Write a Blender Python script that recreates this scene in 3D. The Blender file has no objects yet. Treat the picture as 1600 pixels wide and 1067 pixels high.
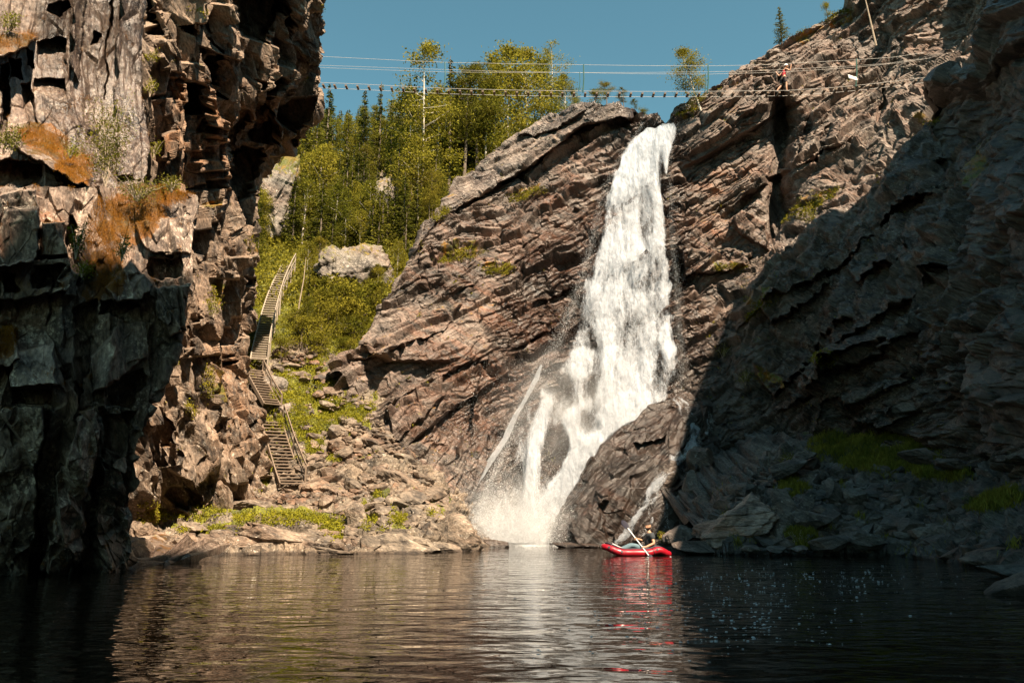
import bpy, bmesh, math, random
import numpy as np
from mathutils import Vector, Matrix
SC = bpy.context.scene
COL = SC.collection
rad = math.radians

# ------------------------------------------------------------------ camera
FPX, CX, CY = 1244.0, 800.0, 533.5
PITCH = math.atan((812 - 533.5) / FPX)
CAMH = 1.2
cam_d = bpy.data.cameras.new('camera')
cam = bpy.data.objects.new('camera', cam_d); COL.objects.link(cam)
cam.location = (0, 0, CAMH); cam.rotation_euler = (math.pi / 2 + PITCH, 0, 0)
cam_d.sensor_fit = 'HORIZONTAL'; cam_d.sensor_width = 36.0
cam_d.lens = 36.0 * FPX / 1600.0
cam_d.clip_end = 2000.0; cam_d.clip_start = 0.05
SC.camera = cam

# ------------------------------------------------------------------ sky + sun
SUN_EL, SUN_AZ = 51.0, 152.0            # azimuth measured clockwise from +Y
sdir = Vector((math.sin(rad(SUN_AZ)) * math.cos(rad(SUN_EL)), math.cos(rad(SUN_AZ)) * math.cos(rad(SUN_EL)), math.sin(rad(SUN_EL))))
w = bpy.data.worlds.new('World'); SC.world = w; w.use_nodes = True
wt = w.node_tree; wt.nodes.clear()
sky = wt.nodes.new('ShaderNodeTexSky'); sky.sky_type = 'NISHITA'; sky.sun_disc = False
sky.sun_elevation = rad(SUN_EL); sky.sun_rotation = rad(SUN_AZ)
sky.air_density = 1.0; sky.dust_density = 0.6; sky.ozone_density = 1.0; sky.altitude = 200
tint = wt.nodes.new('ShaderNodeMix'); tint.data_type = 'RGBA'; tint.blend_type = 'MULTIPLY'
tint.inputs['Factor'].default_value = 1.0; tint.inputs['B'].default_value = (0.79, 1.15, 0.88, 1)
bg = wt.nodes.new('ShaderNodeBackground'); bg.inputs['Strength'].default_value = 0.056
wo = wt.nodes.new('ShaderNodeOutputWorld')
wt.links.new(sky.outputs[0], tint.inputs['A']); wt.links.new(tint.outputs['Result'], bg.inputs['Color']); wt.links.new(bg.outputs[0], wo.inputs[0])
sl = bpy.data.lights.new('sun', 'SUN'); sl.energy = 5.0; sl.angle = rad(0.5); sl.color = (1.0, 0.81, 0.60)
so = bpy.data.objects.new('sun', sl); COL.objects.link(so)
so.rotation_euler = sdir.to_track_quat('Z', 'Y').to_euler(); so.location = (30, -30, 60)
SC.view_settings.view_transform = 'Standard'; SC.view_settings.look = 'None'
SC.view_settings.exposure = 1.55; SC.view_settings.gamma = 1.0
SC.cycles.max_bounces = 5; SC.cycles.diffuse_bounces = 2; SC.cycles.glossy_bounces = 2
SC.cycles.transmission_bounces = 2; SC.cycles.transparent_max_bounces = 14
SC.cycles.caustics_reflective = False; SC.cycles.caustics_refractive = False
SC.cycles.use_denoising = True

# ------------------------------------------------------------------ helpers
def W(px, py, Y):
    """photo direction (px, py) carried out to world distance Y -> world points"""
    px = np.asarray(px, float); py = np.asarray(py, float); Y = np.asarray(Y, float)
    u = (CY - py) / FPX; s = (px - CX) / FPX
    dy = math.cos(PITCH) - u * math.sin(PITCH); dz = math.sin(PITCH) + u * math.cos(PITCH)
    t = Y / dy
    return np.stack(np.broadcast_arrays(s * t, Y + 0 * t, CAMH + dz * t), -1)
def V(px, py, Y):
    return Vector(W(px, py, Y).tolist())
def proj(P):
    """photo position of world points, for choosing what grows where"""
    q = P - np.array([0, 0, CAMH]); z = q[:, 1] * math.cos(PITCH) + q[:, 2] * math.sin(PITCH); u = (-q[:, 1] * math.sin(PITCH) + q[:, 2] * math.cos(PITCH)) / z
    return CX + FPX * q[:, 0] / z, CY - FPX * u
def link(name, me, parent=None):
    o = bpy.data.objects.new(name, me); COL.objects.link(o)
    if parent is not None: o.parent = parent
    return o
def tag(o, label=None, cat=None, group=None, kind=None):
    if label: o['label'] = label
    if cat: o['category'] = cat
    if group: o['group'] = group
    if kind: o['kind'] = kind
    return o
def npmesh(name, verts, faces, mats=None, smooth=False, matidx=None):
    """verts (n,3); faces (m,k) all same k"""
    me = bpy.data.meshes.new(name)
    verts = np.ascontiguousarray(verts, np.float32); faces = np.ascontiguousarray(faces, np.int32)
    m, k = faces.shape
    me.vertices.add(len(verts)); me.vertices.foreach_set('co', verts.ravel())
    me.loops.add(m * k); me.loops.foreach_set('vertex_index', faces.ravel())
    me.polygons.add(m); me.polygons.foreach_set('loop_start', np.arange(0, m * k, k, dtype=np.int32))
    if mats is not None:
        for mt in (mats if isinstance(mats, (list, tuple)) else [mats]): me.materials.append(mt)
    if matidx is not None: me.polygons.foreach_set('material_index', np.ascontiguousarray(matidx, np.int32))
    me.polygons.foreach_set('use_smooth', np.full(m, smooth, bool))
    me.update(calc_edges=True)
    return me
def set_attr(me, name, arr):
    a = me.attributes.new(name, 'FLOAT_COLOR', 'POINT')
    buf = np.zeros((len(me.vertices), 4), np.float32); buf[:, :arr.shape[1]] = arr
    a.data.foreach_set('color', buf.ravel())

# ---------- noise
def _h(x, y, z, seed):
    h = (x.astype(np.uint32) * np.uint32(374761393)) ^ (y.astype(np.uint32) * np.uint32(668265263)) ^ (z.astype(np.uint32) * np.uint32(2147483647 - 14)) ^ np.uint32((seed * 974711 + 12345) & 0xffffffff)
    h = (h ^ (h >> np.uint32(13))) * np.uint32(1274126177)
    h = (h ^ (h >> np.uint32(15))) * np.uint32(2246822519)
    return h ^ (h >> np.uint32(16))
def vnoise(q, seed=0):
    b = np.floor(q); f = (q - b).astype(np.float32); f = f * f * (3 - 2 * f); b = b.astype(np.int64)
    out = 0
    for dx in (0, 1):
        wx = f[:, 0] if dx else 1 - f[:, 0]
        for dy in (0, 1):
            wy = f[:, 1] if dy else 1 - f[:, 1]
            for dz in (0, 1):
                wz = f[:, 2] if dz else 1 - f[:, 2]
                out = out + wx * wy * wz * (_h(b[:, 0] + dx, b[:, 1] + dy, b[:, 2] + dz, seed) & np.uint32(0xffff)).astype(np.float32) / 65535.0
    return out * 2 - 1
def fbm(q, oct=4, seed=0, gain=0.5):
    o = 0; a = 1.0; s = 0
    for i in range(oct):
        o = o + a * vnoise(q * (2.03 ** i) + 17.3 * i, seed + i); s += a; a *= gain
    return o / s
def voronoi(q, seed=0):
    """returns F1, F2, hash of the nearest cell, vector from its centre"""
    b = np.floor(q); f = (q - b).astype(np.float32); b = b.astype(np.int64); n = len(q)
    F1 = np.full(n, 1e9, np.float32); F2 = F1.copy(); H = np.zeros(n, np.uint32); R = np.zeros((n, 3), np.float32)
    for dx in (-1, 0, 1):
        for dy in (-1, 0, 1):
            for dz in (-1, 0, 1):
                h = _h(b[:, 0] + dx, b[:, 1] + dy, b[:, 2] + dz, seed)
                rx = f[:, 0] - dx - (h & np.uint32(1023)).astype(np.float32) / 1023
                ry = f[:, 1] - dy - ((h >> np.uint32(10)) & np.uint32(1023)).astype(np.float32) / 1023
                rz = f[:, 2] - dz - ((h >> np.uint32(20)) & np.uint32(1023)).astype(np.float32) / 1023
                d = rx * rx + ry * ry + rz * rz
                m = d < F1
                F2 = np.where(m, F1, np.minimum(F2, d))
                F1 = np.where(m, d, F1); H = np.where(m, h, H)
                R[m, 0] = rx[m]; R[m, 1] = ry[m]; R[m, 2] = rz[m]
    return np.sqrt(F1), np.sqrt(F2), H, R
def u01(H, k):
    h = (H + np.uint32(k * 7919)) * np.uint32(2654435761)
    h = (h ^ (h >> np.uint32(15))) * np.uint32(2246822519); h = h ^ (h >> np.uint32(13))
    return (h & np.uint32(0xffff)).astype(np.float32) / 65535.0
def frame(dip, yaw=0.0):
    """rows: along the strata (rising to the right by dip degrees), across them, depth"""
    d, y = rad(dip), rad(yaw)
    a = np.array([math.cos(d) * math.cos(y), math.cos(d) * math.sin(y), math.sin(d)])
    c = np.array([-math.sin(y), math.cos(y), 0.0]); b = np.cross(c, a) * -1
    return np.stack([a, b, c])
def tetra(q, seed=0):
    """piecewise-linear lattice noise: flat facets with sharp edges, -1..1"""
    b = np.floor(q); f = (q - b).astype(np.float32); b = b.astype(np.int64)
    o = np.argsort(-f, axis=1); fs = -np.sort(-f, axis=1)
    idx = b.copy(); r = np.arange(len(q))
    val = lambda i: (_h(i[:, 0], i[:, 1], i[:, 2], seed) & np.uint32(0xffff)).astype(np.float32) / 32767.5 - 1
    out = val(idx) * (1 - fs[:, 0])
    for k in range(3):
        idx[r, o[:, k]] += 1
        out += val(idx) * (fs[:, k] - (fs[:, k + 1] if k < 2 else 0))
    return out
def blocks(P, layers, F, warp=0.25, seed=0):
    """fractured rock: ('v') jointed blocks, ('t') flat facets, ('s') overhanging strata"""
    q0 = P @ F.T
    wv = np.stack([0.5 * tetra(q0 * 0.4 + i, seed + 50 + i) + 0.4 * tetra(q0 * 1.1 + i, seed + 54 + i) + .25 * vnoise(q0 * .7, seed + i) for i in range(3)], 1)
    q0 = q0 + warp * wv
    out = np.zeros(len(P), np.float32)
    for i, (typ, sa, sb, sc, amp, x) in enumerate(layers):
        S = np.array([sa, sb, sc])
        if typ == 'v':
            F1, F2, H, R = voronoi(q0 / S, seed + i * 7)
            g = np.stack([u01(H, 1) - .5, u01(H, 2) - .5, u01(H, 3) - .5], 1) * 2
            k = np.clip((F2 - F1) / 0.07, 0, 1)
            out += k * amp * (u01(H, 4) * 1.6 - 0.6 + x * (g * R).sum(1))
        elif typ == 't':
            c, s_ = 0.82, 0.57
            rot = np.array([[c, -s_, 0], [s_ * c, c * c, -s_], [s_ * s_, c * s_, c]])
            out += amp * tetra((q0 / S) @ rot.T + i * 3.7, seed + i * 7 + 1)
        elif typ == 's':
            u = q0[:, 1] / sb + x * (.6 * tetra(q0 / np.array([sa, sb * 3, sc]), seed + i * 7) + .35 * tetra(q0 / np.array([sa * .4, sb * 2, sc * .4]), seed + i * 7 + 2))
            j = np.floor(u); f = u - j
            al = q0[:, 0] / sa + 7.3 * ((j * 0.618) % 1) ; k = np.floor(al); fa = al - k
            de = q0[:, 2] / sc; kd = np.floor(de)
            h = (_h(j.astype(np.int64), k.astype(np.int64), (0 * kd).astype(np.int64), seed + i) & np.uint32(0xffff)).astype(np.float32) / 65535
            prof = np.where(f < 0.14, f / 0.14, 1 - 0.85 * (f - 0.14) / 0.86)
            out += amp * (0.25 + h) * prof * np.clip(np.minimum(fa, 1 - fa) / 0.05, 0, 1)
    return out
def sstep(a, b, x):
    t = np.clip((x - a) / (b - a), 0, 1); return t * t * (3 - 2 * t)
def rbf_fit(ctrl):
    c = np.array(ctrl, float); X = c[:, :2] / 100.0; n = len(X)
    d = np.linalg.norm(X[:, None] - X[None], axis=2)
    K = np.where(d > 0, d * d * np.log(d + 1e-9), 0) + 0.02 * np.eye(n)
    A = np.zeros((n + 3, n + 3)); A[:n, :n] = K; A[:n, n] = 1; A[:n, n + 1:] = X; A[n, :n] = 1; A[n + 1:, :n] = X.T
    sol = np.linalg.solve(A, np.concatenate([c[:, 2], [0, 0, 0]]))
    def ev(px, py):
        px, py = np.broadcast_arrays(np.asarray(px, float), np.asarray(py, float))
        Q = np.stack([px.ravel(), py.ravel()], 1) / 100.0
        o = sol[n] + Q @ sol[n + 1:]
        for i in range(n):
            d2 = ((Q - X[i]) ** 2).sum(1) + 1e-9
            o = o + sol[i] * 0.5 * d2 * np.log(d2)
        return o.reshape(px.shape)
    return ev
def pl(xs, pts):
    p = np.array(pts, float); return np.interp(xs, p[:, 0], p[:, 1])
def resample(a, n):
    """resample a polyline (k,2) to n points by length along paired index"""
    a = np.array(a, float); d = np.r_[0, np.cumsum(np.linalg.norm(np.diff(a[:, :], axis=0), axis=1))]
    t = np.linspace(0, d[-1], n)
    return np.stack([np.interp(t, d, a[:, i]) for i in range(a.shape[1])], 1)
def grid_faces(nr, nc):
    i = np.arange(nr * nc).reshape(nr, nc)
    return np.stack([i[:-1, :-1], i[1:, :-1], i[1:, 1:], i[:-1, 1:]], -1).reshape(-1, 4)
def grid_normals(P):
    du = np.gradient(P, axis=1); dv = np.gradient(P, axis=0)
    n = np.cross(dv, du); n /= np.linalg.norm(n, axis=2, keepdims=True) + 1e-9
    return n
# ------------------------------------------------------------------ materials
def nt(name):
    m = bpy.data.materials.new(name); m.use_nodes = True; m.node_tree.nodes.clear(); return m, m.node_tree
def N(t, typ, **kw):
    n = t.nodes.new(typ)
    for k, v in kw.items():
        if k.startswith('i_'):
            key = k[2:]
            key = int(key) if key.isdigit() else key.replace('_', ' ')
            n.inputs[key].default_value = v
        else: setattr(n, k, v)
    return n
def mixc(t, fac, a, b, blend='MIX'):
    n = t.nodes.new('ShaderNodeMix'); n.data_type = 'RGBA'; n.blend_type = blend
    for s, v in (('Factor', fac), ('A', a), ('B', b)):
        if hasattr(v, 'is_linked') or hasattr(v, 'links'): t.links.new(v, n.inputs[s])
        else: n.inputs[s].default_value = v if s == 'Factor' else (*v, 1)
    return n.outputs['Result']
def mathn(t, op, a, b=None, c=None, clamp=False):
    n = t.nodes.new('ShaderNodeMath'); n.operation = op; n.use_clamp = clamp
    for i, v in enumerate((a, b, c)):
        if v is None: continue
        if hasattr(v, 'links'): t.links.new(v, n.inputs[i])
        else: n.inputs[i].default_value = v
    return n.outputs[0]
def ramp(t, src, lo, hi):
    n = t.nodes.new('ShaderNodeMapRange'); n.inputs['From Min'].default_value = lo; n.inputs['From Max'].default_value = hi
    n.clamp = True; t.links.new(src, n.inputs['Value']); return n.outputs[0]
def tex_noise(t, vec, scale, detail=4, rough=0.6, dist=0.0):
    n = t.nodes.new('ShaderNodeTexNoise'); n.inputs['Scale'].default_value = scale; n.inputs['Detail'].default_value = detail
    n.inputs['Roughness'].default_value = rough; n.inputs['Distortion'].default_value = dist
    if vec is not None: t.links.new(vec, n.inputs['Vector'])
    return n.outputs['Fac']
def rock_mat(name, base=(0.21, 0.165, 0.14), dark=(0.05, 0.042, 0.038), rust=(0.30, 0.12, 0.05), lichen=(0.52, 0.48, 0.42),
             moss=(0.30, 0.13, 0.02), green=(0.14, 0.15, 0.02), dip=30, rough=0.75, stretch=(0.35, 1.6, 1.0), lich=0.58, bump=0.06):
    m, t = nt(name)
    L = t.links.new
    base, dark, rust, lichen, moss, green = [tuple(x * k for x in c) for c, k in ((base, .78), (dark, .5), (rust, .75), (lichen, .85), (moss, .95), (green, .8))]
    geo = N(t, 'ShaderNodeNewGeometry'); at = N(t, 'ShaderNodeAttribute', attribute_name='mask')
    sep = N(t, 'ShaderNodeSeparateColor'); L(at.outputs['Color'], sep.inputs[0])
    mp = N(t, 'ShaderNodeMapping'); mp.inputs['Rotation'].default_value = (0, rad(dip), 0); L(geo.outputs['Position'], mp.inputs['Vector'])
    mp2 = N(t, 'ShaderNodeMapping'); mp2.inputs['Scale'].default_value = (stretch[0], 1.0, stretch[1]); L(mp.outputs[0], mp2.inputs['Vector'])
    v = mp2.outputs[0]
    big = tex_noise(t, v, 0.35, 5, 0.6, 0.4); mid = tex_noise(t, v, 1.7, 8, 0.68, 0.5); fine = tex_noise(t, v, 9.0, 8, 0.75)
    c = mixc(t, ramp(t, mid, 0.40, 0.60), dark, base)
    c = mixc(t, ramp(t, tex_noise(t, geo.outputs['Position'], 0.9, 4), .42, .66), c, tuple(min(1, x * 1.45) for x in base))
    rm = mathn(t, 'MULTIPLY', ramp(t, big, 0.40, 0.60), ramp(t, mid, 0.35, 0.6))
    rm = mathn(t, 'MULTIPLY', rm, sep.outputs['Green'])
    c = mixc(t, mathn(t, 'MULTIPLY', rm, 0.85), c, rust)
    # crustose lichen spots
    vo = N(t, 'ShaderNodeTexVoronoi'); vo.inputs['Scale'].default_value = 3.2; L(geo.outputs['Position'], vo.inputs['Vector'])
    ln = tex_noise(t, geo.outputs['Position'], 7.0, 9, 0.8)
    lm = mathn(t, 'MULTIPLY', ramp(t, ln, lich, lich + 0.03), ramp(t, tex_noise(t, geo.outputs['Position'], 0.8, 4), 0.38, 0.58))
    lm = mathn(t, 'MULTIPLY', lm, at.outputs['Alpha'])
    c = mixc(t, lm, c, lichen)
    # dark water streaks and wet rock, plus the shade painted on the right wall
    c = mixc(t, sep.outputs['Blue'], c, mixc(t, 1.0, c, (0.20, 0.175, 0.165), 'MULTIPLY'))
    sz = N(t, 'ShaderNodeSeparateXYZ'); L(geo.outputs['Position'], sz.inputs[0])
    tide = mathn(t, 'SUBTRACT', 1.0, ramp(t, mathn(t, 'ADD', sz.outputs['Z'], mathn(t, 'MULTIPLY', mid, .12)), .12, .20))
    c = mixc(t, tide, c, mixc(t, 1.0, c, (0.3, 0.27, 0.25), 'MULTIPLY'))
    c = mixc(t, ramp(t, fine, 0.36, 0.64), mixc(t, 1.0, c, (0.35, 0.33, 0.32), 'MULTIPLY'), mixc(t, 1.0, c, (1.6, 1.57, 1.52), 'MULTIPLY'))
    # moss where the mask says, green grass in its deeper folds
    mossn = tex_noise(t, geo.outputs['Position'], 2.2, 7, 0.7)
    mm = ramp(t, mathn(t, 'ADD', sep.outputs['Red'], mathn(t, 'MULTIPLY', mathn(t, 'SUBTRACT', mossn, 0.5), 2.6)), 0.45, 0.6)
    mc = mixc(t, ramp(t, tex_noise(t, geo.outputs['Position'], 1.3, 5), 0.4, 0.62), moss, green)
    mc = mixc(t, ramp(t, tex_noise(t, geo.outputs['Position'], 26, 5), 0.3, 0.7), mixc(t, 1.0, mc, (0.4, 0.4, 0.4), 'MULTIPLY'), mixc(t, 1.0, mc, (1.3, 1.3, 1.3), 'MULTIPLY'))
    c = mixc(t, mm, c, mc)
    bs = N(t, 'ShaderNodeBsdfPrincipled'); L(c, bs.inputs['Base Color'])
    L(mathn(t, 'SUBTRACT', rough, mathn(t, 'MULTIPLY', ramp(t, sep.outputs['Blue'], 0.0, 0.55), 0.48)), bs.inputs['Roughness'])
    bs.inputs['Specular IOR Level'].default_value = 0.5
    b1 = N(t, 'ShaderNodeBump'); b1.inputs['Strength'].default_value = 1.0; b1.inputs['Distance'].default_value = bump
    hh = mathn(t, 'ADD', mathn(t, 'MULTIPLY', mid, 1.6), mathn(t, 'MULTIPLY', fine, 0.75)); L(hh, b1.inputs['Height'])
    L(b1.outputs[0], bs.inputs['Normal'])
    o = N(t, 'ShaderNodeOutputMaterial'); L(bs.outputs[0], o.inputs[0])
    return m
def simple(name, col, rough=0.6, var=0.25, scale=8, metal=0.0, coat=0.0, bump=0.0, trans=0.0):
    m, t = nt(name); L = t.links.new
    tc = N(t, 'ShaderNodeTexCoord'); oi = N(t, 'ShaderNodeObjectInfo')
    n = tex_noise(t, tc.outputs['Object'], scale, 5, 0.6)
    c = mixc(t, ramp(t, n, 0.3, 0.7), tuple(x * (1 - var) for x in col), tuple(min(1, x * (1 + var)) for x in col))
    bs = N(t, 'ShaderNodeBsdfPrincipled'); L(c, bs.inputs['Base Color'])
    bs.inputs['Roughness'].default_value = rough; bs.inputs['Metallic'].default_value = metal; bs.inputs['Coat Weight'].default_value = coat
    if bump:
        b = N(t, 'ShaderNodeBump'); b.inputs['Distance'].default_value = bump; L(n, b.inputs['Height']); L(b.outputs[0], bs.inputs['Normal'])
    o = N(t, 'ShaderNodeOutputMaterial'); L(bs.outputs[0], o.inputs[0]); return m
def leaf_mat(name, col, col2, trans=0.35):
    m, t = nt(name); L = t.links.new
    geo = N(t, 'ShaderNodeNewGeometry'); oi = N(t, 'ShaderNodeObjectInfo')
    n = tex_noise(t, geo.outputs['Position'], 1.1, 4, 0.7); n2 = N(t, 'ShaderNodeMath', operation='ADD')
    L(n, n2.inputs[0]); L(mathn(t, 'MULTIPLY', mathn(t, 'SUBTRACT', oi.outputs['Random'], 0.5), 0.35), n2.inputs[1])
    c = mixc(t, ramp(t, n2.outputs[0], 0.3, 0.7), col, col2)
    r = mathn(t, 'MULTIPLY_ADD', geo.outputs['Random Per Island'], 0.6, 0.68)
    hs = N(t, 'ShaderNodeHueSaturation'); L(c, hs.inputs['Color']); L(r, hs.inputs['Value'])
    d = N(t, 'ShaderNodeBsdfDiffuse'); L(hs.outputs[0], d.inputs['Color'])
    tr = N(t, 'ShaderNodeBsdfTranslucent'); L(hs.outputs[0], tr.inputs['Color'])
    mx = N(t, 'ShaderNodeMixShader'); mx.inputs[0].default_value = trans; L(d.outputs[0], mx.inputs[1]); L(tr.outputs[0], mx.inputs[2])
    o = N(t, 'ShaderNodeOutputMaterial'); L(mx.outputs[0], o.inputs[0]); return m

M = {}
M['left'] = rock_mat('left_rock', base=(0.245, 0.185, 0.14), rust=(0.36, 0.17, 0.07), dip=-70, stretch=(0.5, 1.5), lich=0.56)
M['near'] = rock_mat('near_rock', base=(0.25, 0.19, 0.155), dark=(0.075, 0.056, 0.047), lichen=(0.56, 0.47, 0.39), dip=-85, stretch=(0.6, 1.6), lich=0.525, moss=(0.20, 0.078, 0.012), green=(0.11, 0.07, 0.018), bump=0.035)
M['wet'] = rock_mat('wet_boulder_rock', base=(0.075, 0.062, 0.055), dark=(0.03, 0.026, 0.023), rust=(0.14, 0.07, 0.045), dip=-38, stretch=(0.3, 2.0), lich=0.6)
M['mid'] = rock_mat('centre_rock', base=(0.200, 0.163, 0.142), dark=(0.036, 0.030, 0.027), rust=(0.28, 0.125, 0.07), dip=-32, stretch=(0.3, 2.0), lich=0.56)
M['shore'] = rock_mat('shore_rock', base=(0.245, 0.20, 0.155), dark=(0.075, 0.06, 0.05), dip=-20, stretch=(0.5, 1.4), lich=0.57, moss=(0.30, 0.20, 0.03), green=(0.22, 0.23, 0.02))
M['dark'] = rock_mat('shaded_shore_rock', base=(0.12, 0.112, 0.108), dark=(0.035, 0.033, 0.032), dip=-25, stretch=(0.5, 1.6), lich=0.60, moss=(0.08, 0.07, 0.02), green=(0.06, 0.08, 0.015))  # right-shore copy of the shore rock, its shade put into darker colours
M['soil'] = rock_mat('scree_soil', base=(0.20, 0.165, 0.125), dark=(0.055, 0.045, 0.035), dip=-10, stretch=(1, 1), moss=(0.22, 0.22, 0.02), green=(0.09, 0.10, 0.018), lich=0.57)
# ------------------------------------------------------------------ cliffs
def ellm(px, py, cx, cy, rx, ry, rot=0.0):
    c, s = math.cos(rad(rot)), math.sin(rad(rot)); dx, dy = px - cx, py - cy
    u = (dx * c + dy * s) / rx; v = (-dx * s + dy * c) / ry
    return 1 - sstep(0.6, 1.15, np.sqrt(u * u + v * v))
def polyd(px, py, poly):
    """signed distance (photo px) inside a convex polygon, positive inside"""
    p = np.array(poly, float); a = 0.5 * np.sum(p[:, 0] * np.roll(p[:, 1], -1) - np.roll(p[:, 0], -1) * p[:, 1])
    if a < 0: p = p[::-1]
    d = None
    for i in range(len(p)):
        x0, y0 = p[i]; x1, y1 = p[(i + 1) % len(p)]; L = math.hypot(x1 - x0, y1 - y0) + 1e-9
        e = ((x1 - x0) * (py - y0) - (y1 - y0) * (px - x0)) / L
        d = e if d is None else np.minimum(d, e)
    return d
def polyfeat(px, py, feats, soft=3.0, rag=5.0, seed=0):
    q = np.stack([px.ravel() / 22.0, py.ravel() / 22.0, np.zeros(px.size)], 1)
    n1 = tetra(q, seed).reshape(px.shape) * rag; n2 = tetra(q * 2.7 + 5, seed + 1).reshape(px.shape) * rag * .4
    f = 0 * px
    for poly, d, *tilt in feats:
        D = polyd(px + n1 + n2, py + n2 - n1 * .6, poly)
        k = sstep(0, soft, D)
        tx, ty = tilt if tilt else (0, 0)
        c = np.mean(np.array(poly), 0)
        f = f + k * (d + tx * (px - c[0]) / 50 + ty * (py - c[1]) / 50)
    return f
def R4(x0, y0, x1, y1, k=0.0):
    return [(x0 + k, y0), (x1 + k, y0 + 2), (x1 - k, y1), (x0 - k, y1 - 2)]
def cliff(name, top, bot, depth, nr, nc, layers, mat, F, back_top=None, back_right=None, back_left=None, feature=None,
          mask=None, seed=0, warp=0.25, F2=None, fmix=None, fine=0.03, label=None, resamp=True, layers2=None, wob=0, amp=None, skirt=False):
    T = np.array(top, float); B = np.array(bot, float)
    TB = resample(np.hstack([T, B]), nc); T, B = TB[:, :2], TB[:, 2:]
    v = np.linspace(0, 1, nr)[:, None]
    px = T[None, :, 0] * (1 - v) + B[None, :, 0] * v; py = T[None, :, 1] * (1 - v) + B[None, :, 1] * v
    if wob: py = py + wob * tetra(np.stack([px.ravel() / 30, 0 * px.ravel(), 0 * px.ravel()], 1) + .3, seed).reshape(px.shape) * np.exp(-(py - py.min()) / 40.)
    Y = depth(px, py)
    P = W(px, py, Y)
    off = 0 * P
    if feature is not None: off = W(px, py, Y + feature(px, py)) - P
    PX, PY = px, py
    def ext(P, PX, PY, side, vec, k, step):
        for i in range(1, k + 1):
            d = step * (i ** 1.6)
            if side == 'top': e = P[:1] if i == 1 else e0
            if side == 'right': e = P[:, -1:] if i == 1 else e0
            if side == 'left': e = P[:, :1] if i == 1 else e0
            if i == 1: e0 = e.copy(); x0 = (PX[:1], PX[:, -1:], PX[:, :1])[('top', 'right', 'left').index(side)].copy(); y0 = (PY[:1], PY[:, -1:], PY[:, :1])[('top', 'right', 'left').index(side)].copy()
            q = e0 + np.array(vec) * d
            if side == 'top': P = np.concatenate([q, P], 0); PX = np.concatenate([x0, PX], 0); PY = np.concatenate([y0, PY], 0)
            elif side == 'right': P = np.concatenate([P, q], 1); PX = np.concatenate([PX, x0], 1); PY = np.concatenate([PY, y0], 1)
            else: P = np.concatenate([q, P], 1); PX = np.concatenate([x0, PX], 1); PY = np.concatenate([y0, PY], 1)
        return P, PX, PY
    if back_top is not None: P, PX, PY = ext(P, PX, PY, 'top', *back_top)
    if back_right is not None: P, PX, PY = ext(P, PX, PY, 'right', *back_right)
    if back_left is not None: P, PX, PY = ext(P, PX, PY, 'left', *back_left)
    r0, c0 = P.shape[:2]
    OF = np.zeros(P.shape); rt = r0 - nr if back_top is not None else 0; cl_ = (back_left[1] if back_left is not None else 0)
    OF[rt:rt + nr, cl_:cl_ + nc] = off
    if rt: OF[:rt] = OF[rt:rt + 1] * np.linspace(0, 1, rt)[:, None, None]
    if skirt:
        P = np.concatenate([P, P[-1:] + np.array([0, .3, -1.6]), P[-1:] + np.array([0, 1.0, -4.])], 0); PX = np.concatenate([PX, PX[-1:], PX[-1:]], 0); PY = np.concatenate([PY, PY[-1:], PY[-1:]], 0); OF = np.concatenate([OF, OF[-1:], OF[-1:]], 0); r0 += 2
    nr, nc = r0, c0
    Nn = grid_normals(P)
    # smooth the normals so that features do not tear
    for _ in range(6):
        Nn[1:-1] = (Nn[:-2] + Nn[1:-1] + Nn[2:]) / 3; Nn[:, 1:-1] = (Nn[:, :-2] + Nn[:, 1:-1] + Nn[:, 2:]) / 3
    Nn /= np.linalg.norm(Nn, axis=2, keepdims=True) + 1e-9
    p = P.reshape(-1, 3); n = Nn.reshape(-1, 3)
    flip = np.sign((n * (np.array([0, 0, CAMH]) - p)).sum(1)).mean()
    if flip < 0: n = -n
    d = blocks(p, layers, F, warp, seed)
    if F2 is not None:
        d2 = blocks(p, layers2 or layers, F2, warp, seed + 300); mixv = fmix(PX, PY).ravel(); d = d * (1 - mixv) + d2 * mixv
    if amp is not None: d = d * amp(PX, PY).ravel()
    d = d + 0.35 * fbm(p * 0.22, 3, seed + 91) + fine * fbm(p * 4.0, 3, seed + 77)
    damp = np.ones((nr, nc))
    p = p + n * (d * damp.ravel())[:, None] + OF.reshape(-1, 3)
    me = npmesh(name, p, grid_faces(nr, nc), mat)
    if mask is not None:
        nz = n[:, 2]
        # true facing of the finished surface, for what grows on its ledges
        Pn = grid_normals(p.reshape(nr, nc, 3)).reshape(-1, 3); Pn = Pn * (1 if flip > 0 else -1)
        mk = mask(PX.ravel(), PY.ravel(), p, Pn)
    else: mk = np.tile([0, .5, 0, 1.], (len(p), 1))
    set_attr(me, 'mask', np.clip(mk, 0, 1))
    o = link(name, me); o['kind'] = 'structure'
    if label: o['label'] = label
    return o, p.reshape(nr, nc, 3)

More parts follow.
